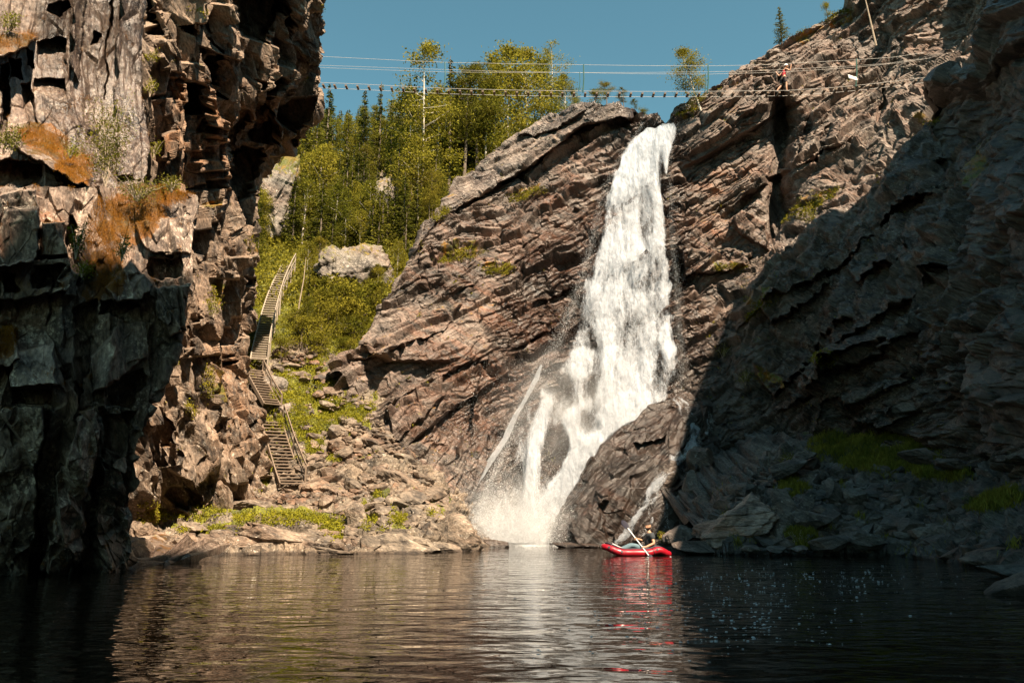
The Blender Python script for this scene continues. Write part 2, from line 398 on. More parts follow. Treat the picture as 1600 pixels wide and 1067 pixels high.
# --- centre + right wall behind the fall
top_c = [(536, 596), (552, 560), (580, 520), (605, 485), (625, 440), (655, 402), (665, 350), (700, 300), (750, 250), (800, 213), (850, 186), (900, 165), (940, 162), (985, 168), (1000, 186), (1044, 190), (1056, 166), (1100, 140), (1150, 100), (1200, 70), (1260, 40), (1330, 2), (1400, -45), (1500, -110), (1700, -230)]
bot_c = [(546, 606), (556, 640), (580, 670), (605, 700), (635, 740), (660, 770), (680, 800), (705, 830), (735, 858), (780, 858), (830, 858), (880, 858), (915, 858), (955, 858), (990, 858), (1035, 858), (1060, 858), (1100, 860), (1150, 862), (1200, 864), (1260, 866), (1330, 870), (1400, 876), (1500, 885), (1700, 915)]
dc = rbf_fit([(545, 600, 43), (600, 490, 46), (655, 402, 48), (700, 300, 51), (750, 250, 52.5), (800, 213, 53), (850, 186, 53), (900, 165, 52), (985, 168, 50), (1022, 190, 48.5), (1056, 170, 47.5), (1100, 140, 47), (1200, 70, 47), (1330, 0, 46.5), (1400, -45, 44), (1700, -230, 34),
    (600, 700, 40), (650, 600, 43), (700, 500, 45.5), (750, 400, 48), (800, 320, 50), (850, 400, 48), (900, 300, 49), (660, 760, 39.5), (700, 820, 40.5), (735, 856, 42), (800, 700, 42.5), (800, 856, 42), (850, 600, 44.5), (880, 500, 46), (880, 856, 42), (950, 400, 47), (1000, 300, 48), (960, 856, 41.8), (950, 600, 44.5), (1000, 500, 45.5), (1030, 856, 40.5),
    (1060, 300, 47), (1060, 500, 45), (1060, 650, 42.5), (1100, 700, 41), (1150, 300, 46.5), (1150, 500, 43.5), (1200, 200, 46), (1250, 400, 42.5), (1200, 600, 40.5), (1300, 600, 37.5), (1300, 300, 42.5), (1300, 150, 44.5), (1400, 150, 43), (1400, 300, 39), (1400, 450, 35), (1400, 600, 34), (1450, 680, 33), (1500, 100, 40), (1500, 250, 35), (1560, 300, 31), (1600, 0, 38), (1600, 400, 27), (1600, 600, 25.5), (1500, 600, 30), (1700, 300, 24), (1700, 700, 22), (1300, 850, 36), (1400, 876, 32), (1500, 885, 29), (1700, 915, 24)])
def feat_c(px, py):
    line = pl(px, [(560, 560), (620, 500), (655, 410), (700, 335), (740, 310), (785, 282), (860, 240), (914, 203), (960, 192), (990, 190), (1010, 60), (1700, -400)])
    f = -1.7 * sstep(-2, 3, line - py) * sstep(640, 700, px) * (1 - sstep(985, 1000, px)) * (0.55 + 0.45 * sstep(700, 800, px))
    # thick slanting roofs of the right wall
    for (x0, y0, x1, y1, dep, wid) in [(1170, 520, 1470, 300, 1.1, 60), (1230, 640, 1440, 530, 1.5, 55), (1150, 330, 1330, 230, 0.8, 60), (1080, 255, 1250, 160, 0.7, 50),
                                       (1300, 560, 1520, 400, 1.2, 60), (600, 640, 760, 560, 0.8, 50), (640, 700, 790, 590, 0.9, 40), (700, 470, 860, 385, 0.6, 40), (790, 560, 880, 500, 0.6, 40), (560, 575, 700, 565, 1.0, 40), (1240, 330, 1245, 180, 0, 1)]:
        if not dep: continue
        sl = (y1 - y0) / (x1 - x0); L = y0 + sl * (px - x0)
        inx = sstep(x0 - 25, x0 + 25, px) * (1 - sstep(x1 - 25, x1 + 25, px))
        f = f - dep * inx * sstep(-2, 3, L - py) * (1 - sstep(wid * 0.4, wid * 1.6, L - py))
    f = f + polyfeat(px, py, [([(1345, 615), (1434, 582), (1438, 602), (1354, 642)], -1.0, .3, 0), ([(1350, 655), (1440, 622), (1462, 640), (1445, 657), (1360, 668)], -.9), ([(1255, 602), (1354, 533), (1400, 500), (1404, 516), (1300, 592), (1262, 612)], -1.4, 0, -1), ([(1180, 585), (1262, 518), (1268, 545), (1204, 610)], -.9, 0, -.5),
        ([(1205, 480), (1290, 420), (1300, 450), (1215, 520)], -.8, 0, -.5), ([(1330, 395), (1440, 330), (1445, 400), (1350, 450)], -.9, .2, -.5), ([(1400, 250), (1480, 200), (1478, 300), (1410, 330)], -.8), ([(1240, 560), (1340, 500), (1345, 520), (1270, 590)], .9), ([(1300, 640), (1345, 625), (1350, 660), (1310, 675)], .8),
        ([(1060, 400), (1180, 390), (1160, 425), (1075, 440)], -.9, .2, .5), ([(1150, 340), (1205, 350), (1195, 392), (1155, 370)], -.7), ([(1210, 130), (1232, 130), (1228, 330), (1206, 380)], .7), ([(1255, 180), (1268, 180), (1262, 250), (1250, 255)], .6), ([(1285, 200), (1300, 190), (1296, 260), (1282, 270)], .6), ([(1380, 150), (1392, 140), (1385, 205), (1372, 215)], .6),
        ([(740, 250), (800, 215), (890, 172), (985, 165), (988, 185), (900, 200), (800, 260), (720, 320)], -.5), ([(560, 545), (640, 500), (720, 480), (700, 520), (600, 570)], -.6), ([(830, 470), (900, 440), (880, 520), (820, 540)], .5), ([(690, 590), (760, 570), (730, 680), (690, 740), (670, 700)], .9, .5, 0), ([(600, 650), (680, 600), (690, 640), (620, 690)], -.5)], seed=77, soft=3, rag=6)
    # deep vertical fissure below the walker
    f = f + 2.2 * np.exp(-((px - (1222 + 0.02 * (py - 150))) / 16.0) ** 2) * sstep(150, 175, py) * (1 - sstep(330, 400, py))
    return f
def mask_c(px, py, p, n):
    q = p * 0.5
    nz = fbm(q, 3, 5)
    fall_l = pl(py, [(190, 985), (250, 962), (340, 925), (450, 898), (540, 860), (640, 800), (760, 735), (850, 700)])
    fall_r = pl(py, [(190, 1062), (340, 1070), (500, 1090), (620, 1150), (700, 1180), (860, 1150)])
    wet = 0.75 * sstep(-60, 10, px - fall_l + 30 * nz) * (1 - sstep(-20, 40, px - fall_r + 30 * nz))
    wet = np.maximum(wet, ellm(px, py, 850, 480, 80, 150, 22) * .8)
    wet = np.maximum(wet, ellm(px, py, 740, 640, 60, 110, 25) * .55)
    wet = np.maximum(wet, ellm(px, py, 1100, 560, 60, 90, 0) * .8)
    wet = np.maximum(wet, .45 * sstep(.0, .25, fbm(p * np.array([.25, .25, .5]), 3, 44)) * (1 - .7 * sstep(1080, 1160, px) * (1 - sstep(300, 400, py))))
    wet = np.maximum(wet, sstep(0, 70, px - 1120 + 0.9 * (py - 560) + 60 * nz) * sstep(400, 500, py) * 0.55)  # lower right wall: wet rock, with its shade painted in as well
    wet = np.maximum(wet, .55 * sstep(-40, 40, px - pl(py, [(0, 1620), (100, 1520), (200, 1460), (300, 1360), (420, 1200), (900, 1100)]) + 50 * nz))  # follows the shade line: shade of the right wall painted along with its wetness
    grey = sstep(-6, 6, pl(px, [(560, 560), (700, 330), (860, 238), (985, 188), (1000, 60), (1010, 60)]) - py) * (px < 1000)
    rust = (0.48 + 0.6 * ellm(px, py, 850, 330, 170, 150) + 0.7 * ellm(px, py, 760, 500, 130, 120) + .5 * ellm(px, py, 1120, 330, 90, 130) + 0.4 * ellm(px, py, 700, 700, 90, 110)) * (1 - 0.8 * grey)
    up = sstep(0.45, 0.8, n[:, 2])
    moss = up * (0.25 + 0.5 * nz) * (1 - wet)
    for e in [(1190, 480, 45, 14, -35), (1270, 320, 60, 12, -30), (1450, 190, 20, 10, 0), (1075, 175, 22, 10, -20), (1300, 27, 45, 10, -12), (1260, 45, 30, 8, -25), (775, 420, 30, 14, 0), (820, 305, 40, 10, -15), (720, 400, 40, 12, -10), (1140, 420, 30, 12, 0), (1200, 590, 25, 15, 0), (1290, 560, 25, 18, 0)]:
        moss = np.maximum(moss, 0.5 * ellm(px, py, *e))
    lich = (1 - .55 * wet) * (0.55 + 0.5 * grey) + .35 * sstep(1150, 1250, px)
    return np.stack([moss, rust, wet, lich], 1)
Lc = [('t', 5.0, 2.2, 3.5, 1.0, 0), ('s', 5.0, 1.25, 2, 0.55, .9), ('t', 2.0, .7, 1.3, .34, 0), ('s', 1.5, 0.36, 1, 0.17, .9), ('v', 1.1, .4, .7, .12, 1.5), ('t', .45, .14, .35, .06, 0)]
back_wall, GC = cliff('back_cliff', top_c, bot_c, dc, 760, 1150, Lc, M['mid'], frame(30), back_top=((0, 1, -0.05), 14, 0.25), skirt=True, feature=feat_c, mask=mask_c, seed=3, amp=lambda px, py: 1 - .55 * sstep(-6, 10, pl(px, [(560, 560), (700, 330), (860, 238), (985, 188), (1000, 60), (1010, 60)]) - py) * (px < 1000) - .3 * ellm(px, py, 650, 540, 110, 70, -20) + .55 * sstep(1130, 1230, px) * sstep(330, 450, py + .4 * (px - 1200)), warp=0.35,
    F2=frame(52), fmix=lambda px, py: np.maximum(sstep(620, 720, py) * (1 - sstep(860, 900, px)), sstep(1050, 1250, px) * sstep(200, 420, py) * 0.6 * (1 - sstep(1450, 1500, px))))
tag(back_wall, 'tall brown and grey rock wall that the waterfall drops over, layered and slanting', kind='structure')

# --- left wall, lit, overhanging at its top right
sil_b = [(-90, 530), (-40, 522), (0, 515), (30, 507), (60, 498), (90, 487), (112, 474), (122, 466), (140, 474), (160, 483), (175, 481), (190, 470), (205, 461), (222, 440), (240, 426), (255, 409), (275, 403), (330, 400), (362, 404), (385, 396), (420, 403), (445, 402), (470, 397), (500, 394), (530, 380), (575, 374), (610, 386), (645, 395), (700, 404), (740, 410), (790, 402), (830, 396), (872, 392)]
ys = np.array([s[0] for s in sil_b], float)
db = rbf_fit([(200, -60, 25), (200, 100, 25.5), (200, 270, 26), (200, 500, 27), (200, 700, 29), (200, 870, 30.5), (300, -60, 27), (300, 100, 28.5), (300, 250, 30), (300, 400, 30.5), (300, 600, 31.5), (300, 760, 32.8), (300, 870, 34.5), (400, -60, 29), (400, 50, 31.5), (400, 150, 34), (400, 240, 37), (350, 240, 34.5), (400, 320, 37.5), (400, 450, 37), (380, 570, 37), (400, 700, 36.5), (400, 790, 35.5), (400, 870, 37), (470, -60, 31), (500, 0, 34), (480, 60, 36.5), (470, 130, 38), (470, 190, 38.5), (430, 230, 38.5)])
def feat_b(px, py):
    F_ = [(R4(228, 62, 274, 118, 4), -.5), ([(274, 40), (300, 34), (324, 60), (322, 90), (300, 86)], 1.5), ([(277, -5), (335, -5), (352, 60), (353, 95), (325, 75), (290, 40)], -.8, .3, -.4),
          ([(259, 140), (275, 124), (308, 130), (306, 180), (262, 186)], 1.9), (R4(324, 87, 348, 155, 3), 1.5), (R4(268, 96, 307, 128, 3), -.7), ([(243, 242), (258, 168), (276, 178), (287, 210), (270, 235), (252, 263)], -1.1, .3, -.5),
          (R4(314, 130, 333, 198, 3), -1.0), ([(370, -10), (462, -10), (455, 30), (425, 62), (375, 58)], 2.2), (R4(348, 5, 372, 95, -4), -.9), ([(430, 26), (457, 20), (460, 40), (440, 76), (422, 66)], -.9),
          ([(462, -10), (520, -10), (505, 60), (490, 90), (468, 100), (458, 60)], -.9, .5, 0), (R4(392, 148, 432, 222, 4), 1.5), (R4(442, 150, 474, 205, 6), 1.3), (R4(401, 99, 416, 160, 3), -1.0), (R4(427, 99, 441, 222, 4), -1.1),
          (R4(355, 160, 379, 250, 4), 1.3), ([(350, 236), (425, 226), (405, 270), (400, 330), (398, 395), (372, 400), (345, 330)], 1.9), (R4(330, 200, 352, 300, 4), -.7), (R4(290, 205, 325, 240, 5), -.6), (R4(300, 250, 345, 270, 5), -.8), (R4(310, 280, 340, 300, 5), .7),
          (R4(226, -70, 240, 60, 2), 1.2), (R4(228, 122, 258, 160, 3), .6), (R4(300, 320, 330, 360, 5), -.6), (R4(340, 400, 378, 440, 8), -.9, .5, .3), (R4(378, 430, 400, 465, -5), .6), (R4(300, 470, 340, 560, 12), -.6, .4, 0), (R4(352, 480, 372, 540, 8), .8), (R4(320, 560, 352, 620, 10), .6),
          ([(262, 700), (285, 630), (330, 640), (322, 740), (300, 765), (262, 740)], -1.0, .6, -.3), ([(262, 745), (300, 768), (318, 790), (262, 790)], .9), (R4(236, 640, 256, 740, 8), .8), (R4(355, 640, 398, 760, 6), -.5), (R4(330, 650, 350, 700, 5), .5), (R4(225, 560, 262, 600, 10), .5)]
    return polyfeat(px, py, F_, seed=4, rag=6)
def mask_b(px, py, p, n):
    nz = fbm(p * 0.6, 3, 15)
    rust = 0.25 + 0.9 * ellm(px, py, 320, 210, 130, 110) + 0.6 * ellm(px, py, 410, 180, 60, 100) + 0.4 * ellm(px, py, 330, 640, 60, 120)
    lich = 0.25 + sstep(280, 420, py)
    moss = sstep(0.6, 0.85, n[:, 2]) * (0.2 + .5 * nz)
    for e in [(335, 465, 12, 25, 10), (310, 20, 18, 6, 20), (325, 600, 14, 40, 0), (390, 380, 10, 18, 0), (322, 320, 10, 6, 0), (230, 800, 20, 25, 0), (478, 128, 12, 10, 0), (505, 20, 5, 14, 0)]:
        moss = np.maximum(moss, .75 * ellm(px, py, *e))
    return np.stack([moss, rust, 0 * px, lich], 1)
topb = [(200 + (s[1] - 200) * 0, s[0]) for s in sil_b]
# rows run along the wall here: build with left edge as "top", silhouette as "bottom" then wrap on the right
def cliff_lr(name, ysil, depth, left_px, nr, nc, back, **kw):
    ys_, xs_ = zip(*ysil)
    T = [(left_px if not callable(left_px) else left_px(y), y) for y in ys_]; B = [(x, y) for y, x in ysil]
    return cliff(name, T, B, depth, nc, nr, back_top=None, back_right=None, **kw, **{}) if not back else cliff(name, B[::-1], T[::-1], depth, nc, nr, back_top=back, **kw)
Lb = [('t', 4.0, 1.4, 2.2, 0.85, 0), ('v', 2.4, .8, 1.2, 0.30, 1.3), ('t', 1.5, .5, .8, .36, 0), ('v', .9, .3, .5, .12, 1.6), ('t', .4, .16, .25, .09, 0)]
left_wall, GB = cliff_lr('left_cliff', sil_b, db, lambda y: 185, 900, 330, ((-0.75, 1, 0), 12, 0.2), layers=Lb, mat=M['left'], F=frame(-66, 55), feature=feat_b, mask=mask_b, seed=21)
tag(left_wall, 'sunlit craggy rock wall on the left with an overhanging brow at its top', kind='structure')
LEFTSIL = lambda py: pl(py, sil_b)

# --- near dark buttress at far left (lower block) and the tall slab above it
sil_a = [(296, 300), (302, 312), (320, 318), (380, 312), (440, 305), (508, 291), (528, 268), (580, 253), (640, 236), (693, 216), (760, 219), (820, 217), (866, 213), (892, 196), (915, 190)]
da = rbf_fit([(-80, 296, 15.5), (0, 296, 16), (100, 296, 16.8), (200, 300, 17.8), (300, 300, 18.6), (-80, 600, 15.5), (0, 600, 16), (100, 600, 17), (200, 600, 18.2), (250, 560, 19), (0, 900, 18.5), (100, 900, 19.3), (200, 890, 20.3), (-80, 900, 18), (300, 440, 19), (100, 450, 17.2), (-150, 600, 15)])
def feat_a(px, py):
    F_ = [([(-90, 298), (55, 298), (58, 400), (50, 412), (-90, 410)], -.9), (R4(59, 348, 92, 405), -.6), (R4(95, 335, 110, 405), .5), ([(-90, 412), (45, 405), (90, 410), (120, 430), (112, 466), (-90, 468)], -.6), (R4(8, 420, 31, 456), .6), (R4(47, 416, 85, 456), .6),
          ([(160, 452), (205, 402), (232, 448), (216, 470), (172, 476)], -.7, .3, -.3), ([(228, 405), (284, 400), (286, 432), (250, 440), (228, 430)], .5), ([(205, 350), (312, 335), (306, 395), (230, 398)], -.3), ([(23, 545), (78, 541), (82, 600), (21, 604)], -.8, 0, -.3), (R4(20, 604, 78, 632), .45),
          ([(-90, 505), (28, 507), (30, 560), (20, 570), (-90, 570)], -.7), ([(152, 470), (228, 476), (228, 512), (180, 500), (150, 520)], .6), ([(236, 450), (310, 440), (292, 508), (262, 525), (236, 500)], -.5), ([(150, 612), (145, 560), (180, 500), (228, 505), (222, 560), (190, 592)], -.5, .4, 0),
          ([(160, 600), (219, 575), (228, 600), (205, 640), (165, 638)], .5), ([(4, 634), (65, 610), (62, 760), (46, 905), (-90, 905), (-90, 634)], -.4, -.2, 0), ([(66, 578), (103, 571), (98, 700), (60, 905), (48, 905), (62, 760)], -.1, .4, 0), ([(155, 630), (150, 760), (118, 905), (66, 905), (100, 720), (120, 650)], -.6, .5, 0),
          ([(160, 650), (215, 640), (200, 700), (165, 740)], .5), ([(165, 700), (215, 720), (205, 900), (150, 900)], -.2, .5, 0), ([(112, 480), (150, 470), (148, 560), (120, 640), (106, 600)], .5)]
    f = polyfeat(px, py, F_, seed=8, soft=2.5, rag=5)
    return f + 1.1 * sstep(0, 150, 440 - py) * sstep(80, 170, px)
def mask_a(px, py, p, n):
    nz = fbm(p * 0.8, 3, 35)
    moss = sstep(0.55, 0.85, n[:, 2]) * 0.4
    for e in [(200, 340, 60, 50, 0), (160, 390, 34, 60, 0), (250, 300, 60, 30, 0), (170, 430, 30, 40, 0), (10, 535, 18, 35, 0), (140, 460, 20, 20, 0)]:
        moss = np.maximum(moss, .72 * ellm(px, py, *e))
    rust = 0.15 + 1.0 * ellm(px, py, 40, 370, 55, 60) + .4 * ellm(px, py, 30, 500, 40, 60)
    lich = 1.0 + 0 * px
    wet = sstep(780, 900, py) * .5
    return np.stack([moss, rust, wet, lich], 1)
La = [('t', 5.0, 1.0, 1.6, 0.45, 0), ('v', 2.6, .55, 1.0, 0.20, 1.0), ('t', 1.5, .35, .5, .16, 0), ('v', .6, .2, .3, .05, 1.5), ('t', .3, .08, .12, .025, 0)]
butt, GA = cliff_lr('near_buttress', sil_a, da, lambda y: -90, 640, 360, ((-1.0, 0.9, 0), 12, 0.15), layers=La, mat=M['near'], F=frame(-80), wob=13, back_left=((0.05, 1, 0.12), 9, .2), feature=feat_a, mask=mask_a, seed=41, fine=0.02)
tag(butt, 'dark lichen-spotted rock buttress rising from the water at the left edge', kind='structure')
# ledge on top of the lower block and slab above
sil_s = [(-70, 222), (0, 223), (60, 225), (120, 226), (180, 226), (240, 226), (285, 228), (312, 250), (330, 300)]
ds = rbf_fit([(-80, -70, 18.8), (0, -70, 19.2), (100, -70, 20.2), (226, -70, 22.2), (-80, 200, 17.6), (0, 200, 18.6), (100, 200, 20), (226, 200, 22), (-80, 330, 16.5), (0, 330, 17), (100, 320, 17.8), (250, 320, 19.8), (226, 280, 21), (300, 330, 19.6)])
def feat_s(px, py):
    F_ = [([(72, 8), (108, 0), (115, 12), (92, 27), (72, 20)], .5), ([(64, 60), (106, 56), (108, 100), (95, 108), (64, 104)], .22, .1, -.5), ([(58, 118), (106, 120), (106, 166), (57, 140)], .2, .1, -.4), ([(141, 70), (150, 46), (165, 52), (152, 66)], .45), (R4(41, 72, 58, 104), .7), (R4(15, 88, 34, 124), .6),
          ([(-90, 50), (30, 47), (60, 52), (64, 64), (42, 73), (26, 88), (-90, 84)], -1.0, 0, -.3), ([(14, 228), (40, 206), (76, 203), (106, 232), (132, 250), (147, 282), (138, 300), (66, 262), (18, 247)], -1.5, 0, -.8), ([(-90, 250), (66, 262), (66, 285), (60, 298), (-90, 298)], 1.0), ([(95, 278), (140, 302), (144, 328), (126, 345), (98, 340)], 1.2), (R4(66, 262, 94, 350), -.5),
          ([(168, -70), (174, -70), (172, 150), (169, 150)], .35), ([(120, -70), (140, -70), (128, 130), (116, 110)], -.25, .4, 0), ([(190, -70), (222, -70), (222, 280), (180, 280)], -.2, .3, 0), ([(0, 100), (16, 96), (8, 250), (-10, 250)], .6), ([(30, 130), (50, 125), (56, 200), (40, 205)], .4), (R4(-90, 100, 0, 240), -.4)]
    return polyfeat(px, py, F_, seed=12, soft=2.5, rag=5)
def mask_s(px, py, p, n):
    moss = sstep(0.6, 0.85, n[:, 2]) * 0.5
    for e in [(25, 66, 42, 20, -5), (70, 222, 55, 28, 15), (115, 265, 38, 36, 25), (215, 310, 80, 26, 0), (230, 60, 4, 60, 0)]:
        moss = np.maximum(moss, .8 * ellm(px, py, *e))
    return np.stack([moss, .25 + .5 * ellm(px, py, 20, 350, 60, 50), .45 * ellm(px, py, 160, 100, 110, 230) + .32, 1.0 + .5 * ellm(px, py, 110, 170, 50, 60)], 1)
Ls = [('t', 3.0, .9, 1.5, 0.16, 0), ('v', 2.2, .4, .8, 0.07, .8), ('t', .7, .16, .3, .05, 0), ('t', .2, .06, .1, .018, 0)]
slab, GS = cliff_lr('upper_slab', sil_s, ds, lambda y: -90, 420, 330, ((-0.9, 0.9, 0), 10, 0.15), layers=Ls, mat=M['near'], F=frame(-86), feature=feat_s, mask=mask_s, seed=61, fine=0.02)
tag(slab, 'tall smooth vertical rock slab above the mossy ledge at upper left', kind='structure')

# --- hillside and scree: shore, gully, forest floor
top_t = [(300, 215), (380, 230), (440, 250), (520, 245), (600, 235), (700, 215), (800, 190), (900, 178), (1010, 230), (1120, 240)]
bot_t = [(150, 874), (240, 872), (330, 872), (400, 872), (480, 872), (560, 872), (620, 870), (680, 866), (740, 860), (800, 858)]
dt = rbf_fit([(150, 874, 26), (210, 868, 28.6), (300, 868, 28.8), (400, 868, 29.2), (480, 868, 29.6), (560, 868, 30), (640, 866, 30.6), (720, 858, 34), (800, 858, 43), (210, 845, 30.2), (350, 845, 30.5), (480, 840, 31), (560, 845, 31), (650, 835, 31.5), (220, 815, 32), (350, 810, 33.2), (480, 805, 33.5), (300, 780, 34.2), (400, 785, 35.2), (450, 772, 36), (550, 800, 34), (600, 760, 36), (680, 800, 35), (720, 830, 36.5),
    (430, 700, 39), (415, 660, 40.5), (385, 590, 43), (500, 700, 38.8), (560, 680, 39.5), (620, 700, 39.5), (500, 600, 43.5), (560, 600, 43.5), (420, 540, 46), (450, 425, 57), (390, 480, 50), (500, 520, 48), (560, 520, 50), (600, 480, 51), (540, 440, 56), (400, 330, 66), (480, 330, 68), (560, 300, 72), (650, 320, 66), (640, 400, 58), (700, 260, 74), (800, 200, 80), (900, 180, 78), (440, 250, 82), (600, 240, 84), (1000, 175, 72), (300, 500, 52), (300, 250, 76), (300, 700, 37.5), (1100, 165, 70)])
def feat_t(px, py):
    return 0 * px
CRAGS = [(553, 432, 52, 44, 0), (600, 300, 20, 40, 0), (512, 290, 34, 16, 0), (425, 300, 28, 70, 0)]
def veg_t(px, py, nz):
    g = 0.95 * sstep(-20, 30, pl(px, [(380, 600), (420, 560), (470, 530), (520, 560), (560, 590), (600, 560)]) - py)
    for e in [(450, 812, 110, 13, 0), (290, 805, 90, 12, 0), (250, 800, 50, 22, 0), (405, 740, 22, 45, 20), (400, 680, 16, 40, 0), (465, 620, 18, 50, -20), (500, 630, 18, 60, -25), (450, 660, 20, 18, 0), (480, 590, 60, 22, 10), (540, 640, 50, 14, 30), (330, 830, 80, 8, 0), (520, 830, 25, 20, 0), (620, 812, 16, 10, 0)]:
        g = np.maximum(g, .85 * ellm(px, py, *e))
    sc_ = fbm(np.stack([px.ravel() / 26., py.ravel() / 20., 0 * px.ravel()], 1), 3, 66).reshape(px.shape)
    g = np.maximum(g, .9 * sstep(.05, .25, sc_ + .12) * np.maximum(ellm(px, py, 510, 640, 110, 100, 20), .8 * ellm(px, py, 620, 800, 90, 40)))
    for e in CRAGS: g = g * (1 - .9 * ellm(px, py, *e))
    return np.clip(g + .25 * nz * (g > .1), 0, 1)
def mask_t(px, py, p, n):
    nz = fbm(p * 0.9, 4, 55)
    v = veg_t(px, py, nz)
    cr = 0 * px
    for e in CRAGS: cr = np.maximum(cr, ellm(px, py, *e))
    return np.stack([v, .2 + 0 * px, 0 * px, 1 + 0 * px], 1)
Lt = [('t', 2.0, 1.2, 1.4, 0.3, 0), ('v', .7, .5, .6, .14, 1.2), ('t', .4, .3, .35, .12, 0), ('v', .28, .2, .25, .06, 1.2)]
hill, GT = cliff('hillside', top_t, bot_t, dt, 520, 520, Lt, M['soil'], frame(20), back_top=((0, 1, 0.1), 8, 1.0), skirt=True, feature=feat_t, mask=mask_t, seed=71)
tag(hill, 'steep slope of scree, grass and forest floor behind the left shore', kind='structure')
def G(px, py):
    """a point of the hillside seen in photo direction px, py"""
    Y = dt(np.array([px]), np.array([py])) + feat_t(np.array([px], float), np.array([py], float))
    return Vector(W(px, py, Y[0]).tolist())

# --- right bank: rubble and grass below the right wall
top_r = [(1112, 862), (1122, 835), (1150, 775), (1200, 720), (1250, 700), (1290, 680), (1350, 668), (1420, 672), (1480, 700), (1540, 715), (1620, 720), (1720, 720)]
bot_r = [(1112, 867), (1125, 867), (1155, 867), (1200, 867), (1250, 868), (1300, 868), (1350, 868), (1400, 868), (1440, 874), (1500, 884), (1600, 900), (1720, 930)]
dr = rbf_fit([(1040, 864, 29.5), (1100, 866, 29), (1200, 867, 28.8), (1300, 867, 28.8), (1400, 868, 28.2), (1500, 884, 23), (1600, 900, 19), (1720, 930, 15), (1112, 862, 29.4), (1150, 775, 33), (1200, 720, 36.5), (1290, 680, 36.5), (1420, 672, 34), (1480, 700, 31), (1620, 720, 26), (1720, 720, 23), (1150, 800, 31.5), (1250, 760, 32.8), (1300, 740, 33), (1300, 820, 30), (1400, 750, 31), (1400, 830, 29), (1500, 760, 28.5), (1500, 840, 26), (1600, 780, 23.5), (1600, 860, 21)])
def mask_r(px, py, p, n):
    nz = fbm(p * 0.8, 3, 95)
    v = .95 * ellm(px + 30 * nz, py + 14 * nz, 1370, 705, 105, 40, 6)
    for e in [(1250, 840, 30, 14, 0), (1240, 765, 25, 12, 0), (1310, 700, 50, 25, 0), (1560, 785, 45, 12, -10), (1330, 790, 30, 8, 0)]: v = np.maximum(v, .75 * ellm(px, py, *e))
    return np.stack([v, .2 + 0 * px, sstep(845, 868, py) * .6, .9 + 0 * px], 1)
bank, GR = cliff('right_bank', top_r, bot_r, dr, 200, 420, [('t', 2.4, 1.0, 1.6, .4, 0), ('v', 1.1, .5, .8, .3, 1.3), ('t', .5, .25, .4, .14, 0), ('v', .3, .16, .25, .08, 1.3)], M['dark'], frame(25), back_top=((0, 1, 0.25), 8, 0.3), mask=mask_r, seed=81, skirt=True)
tag(bank, 'dark bank of rubble and grass at the foot of the right wall', kind='structure')

# --- near crag of the right wall, overhanging, in its own shade
top_k = [(1476, 142), (1482, 130), (1508, 116), (1535, 102), (1550, 78), (1565, 45), (1572, 20), (1590, -10), (1640, -60), (1760, -150)]
bot_k = [(1480, 200), (1484, 300), (1490, 400), (1492, 480), (1495, 540), (1505, 600), (1525, 650), (1560, 690), (1640, 700), (1760, 700)]
dk = rbf_fit([(1478, 160, 34.5), (1510, 112, 33), (1550, 78, 31), (1570, 30, 30), (1640, -60, 27), (1760, -150, 23), (1480, 300, 35), (1490, 450, 32), (1500, 600, 29.5), (1560, 300, 28.5), (1600, 500, 24.8), (1640, 700, 23), (1760, 300, 20), (1760, 700, 18), (1560, 150, 29)])
crag, GK = cliff('overhanging_crag', top_k, bot_k, dk, 420, 260, Lc, M['mid'], frame(35), back_top=((.5, 1, 0), 12, .25), seed=101,
    mask=lambda px, py, p, n: np.stack([.6 * ellm(px, py, 1530, 250, 20, 60), .2 + 0 * px, .5 + 0 * px, .5 + 0 * px], 1),
    feature=lambda px, py: 2.0 * sstep(0, 40, py - pl(px, [(1470, 135), (1540, 118), (1570, 90), (1600, 70), (1700, 0)])) * (1 - sstep(200, 330, py)))
tag(crag, 'overhanging dark crag at the right edge above the lit slope', kind='structure')

# --- unseen rim added beside and behind the camera, its crest shaped to cast the shade
s = np.array(sdir)
crest = np.array([np.array(p) + t * s for p, t in [((-14, 10, 9), 66), ((-11, 13, 7), 62), ((-11, 17, 5.5), 60), ((-7.5, 19, 9), 60)]]
                 + [np.array([13.2, -7.5, 46]), np.array([14.2, 0, 36])] + [np.array(p) + t * s for p, t in [((5.6, 26, 0), 30), ((7.2, 38.5, 3), 35), ((12, 45, 12), 35), ((17, 42, 16), 28), ((20.8, 38, 20), 20), ((19.6, 30, 20.5), 12), ((23, 30, 26), 8), ((27, 30, 30), 6)]], float)
CREST_T = np.linspace(0, 1, len(crest))
tt = np.linspace(0, 1, 260)
cr = np.stack([np.interp(tt, CREST_T, crest[:, i]) for i in range(3)], 1)
rows = []
for k, (fz, dx) in enumerate([(-.02, -1.5), (.3, -1.2), (.6, -.8), (.85, -.3), (1, 0), (1, 4), (.9, 12), (.5, 20), (-.02, 24)]):
    r = cr.copy(); r[:, 2] *= fz; r[:, 0] += dx; rows.append(r)
rows = np.array(rows)
nr2 = 90; ti = np.linspace(0, len(rows) - 1, nr2); i0 = np.minimum(ti.astype(int), len(rows) - 2); ff = (ti - i0)[:, None, None]
RR = rows[i0] * (1 - ff) + rows[i0 + 1] * ff
pr = RR.reshape(-1, 3); zz = np.clip(pr[:, 2:] / 20, 0, 1); pr = pr + zz * np.array([.5, 0, 1.0]) * (blocks(pr, [('t', 4.5, 3, 4, 2.8, 0), ('t', 1.7, 1.5, 1.6, 1.1, 0), ('v', 1.0, .8, .9, .4, 1)], frame(10), seed=9))[:, None]
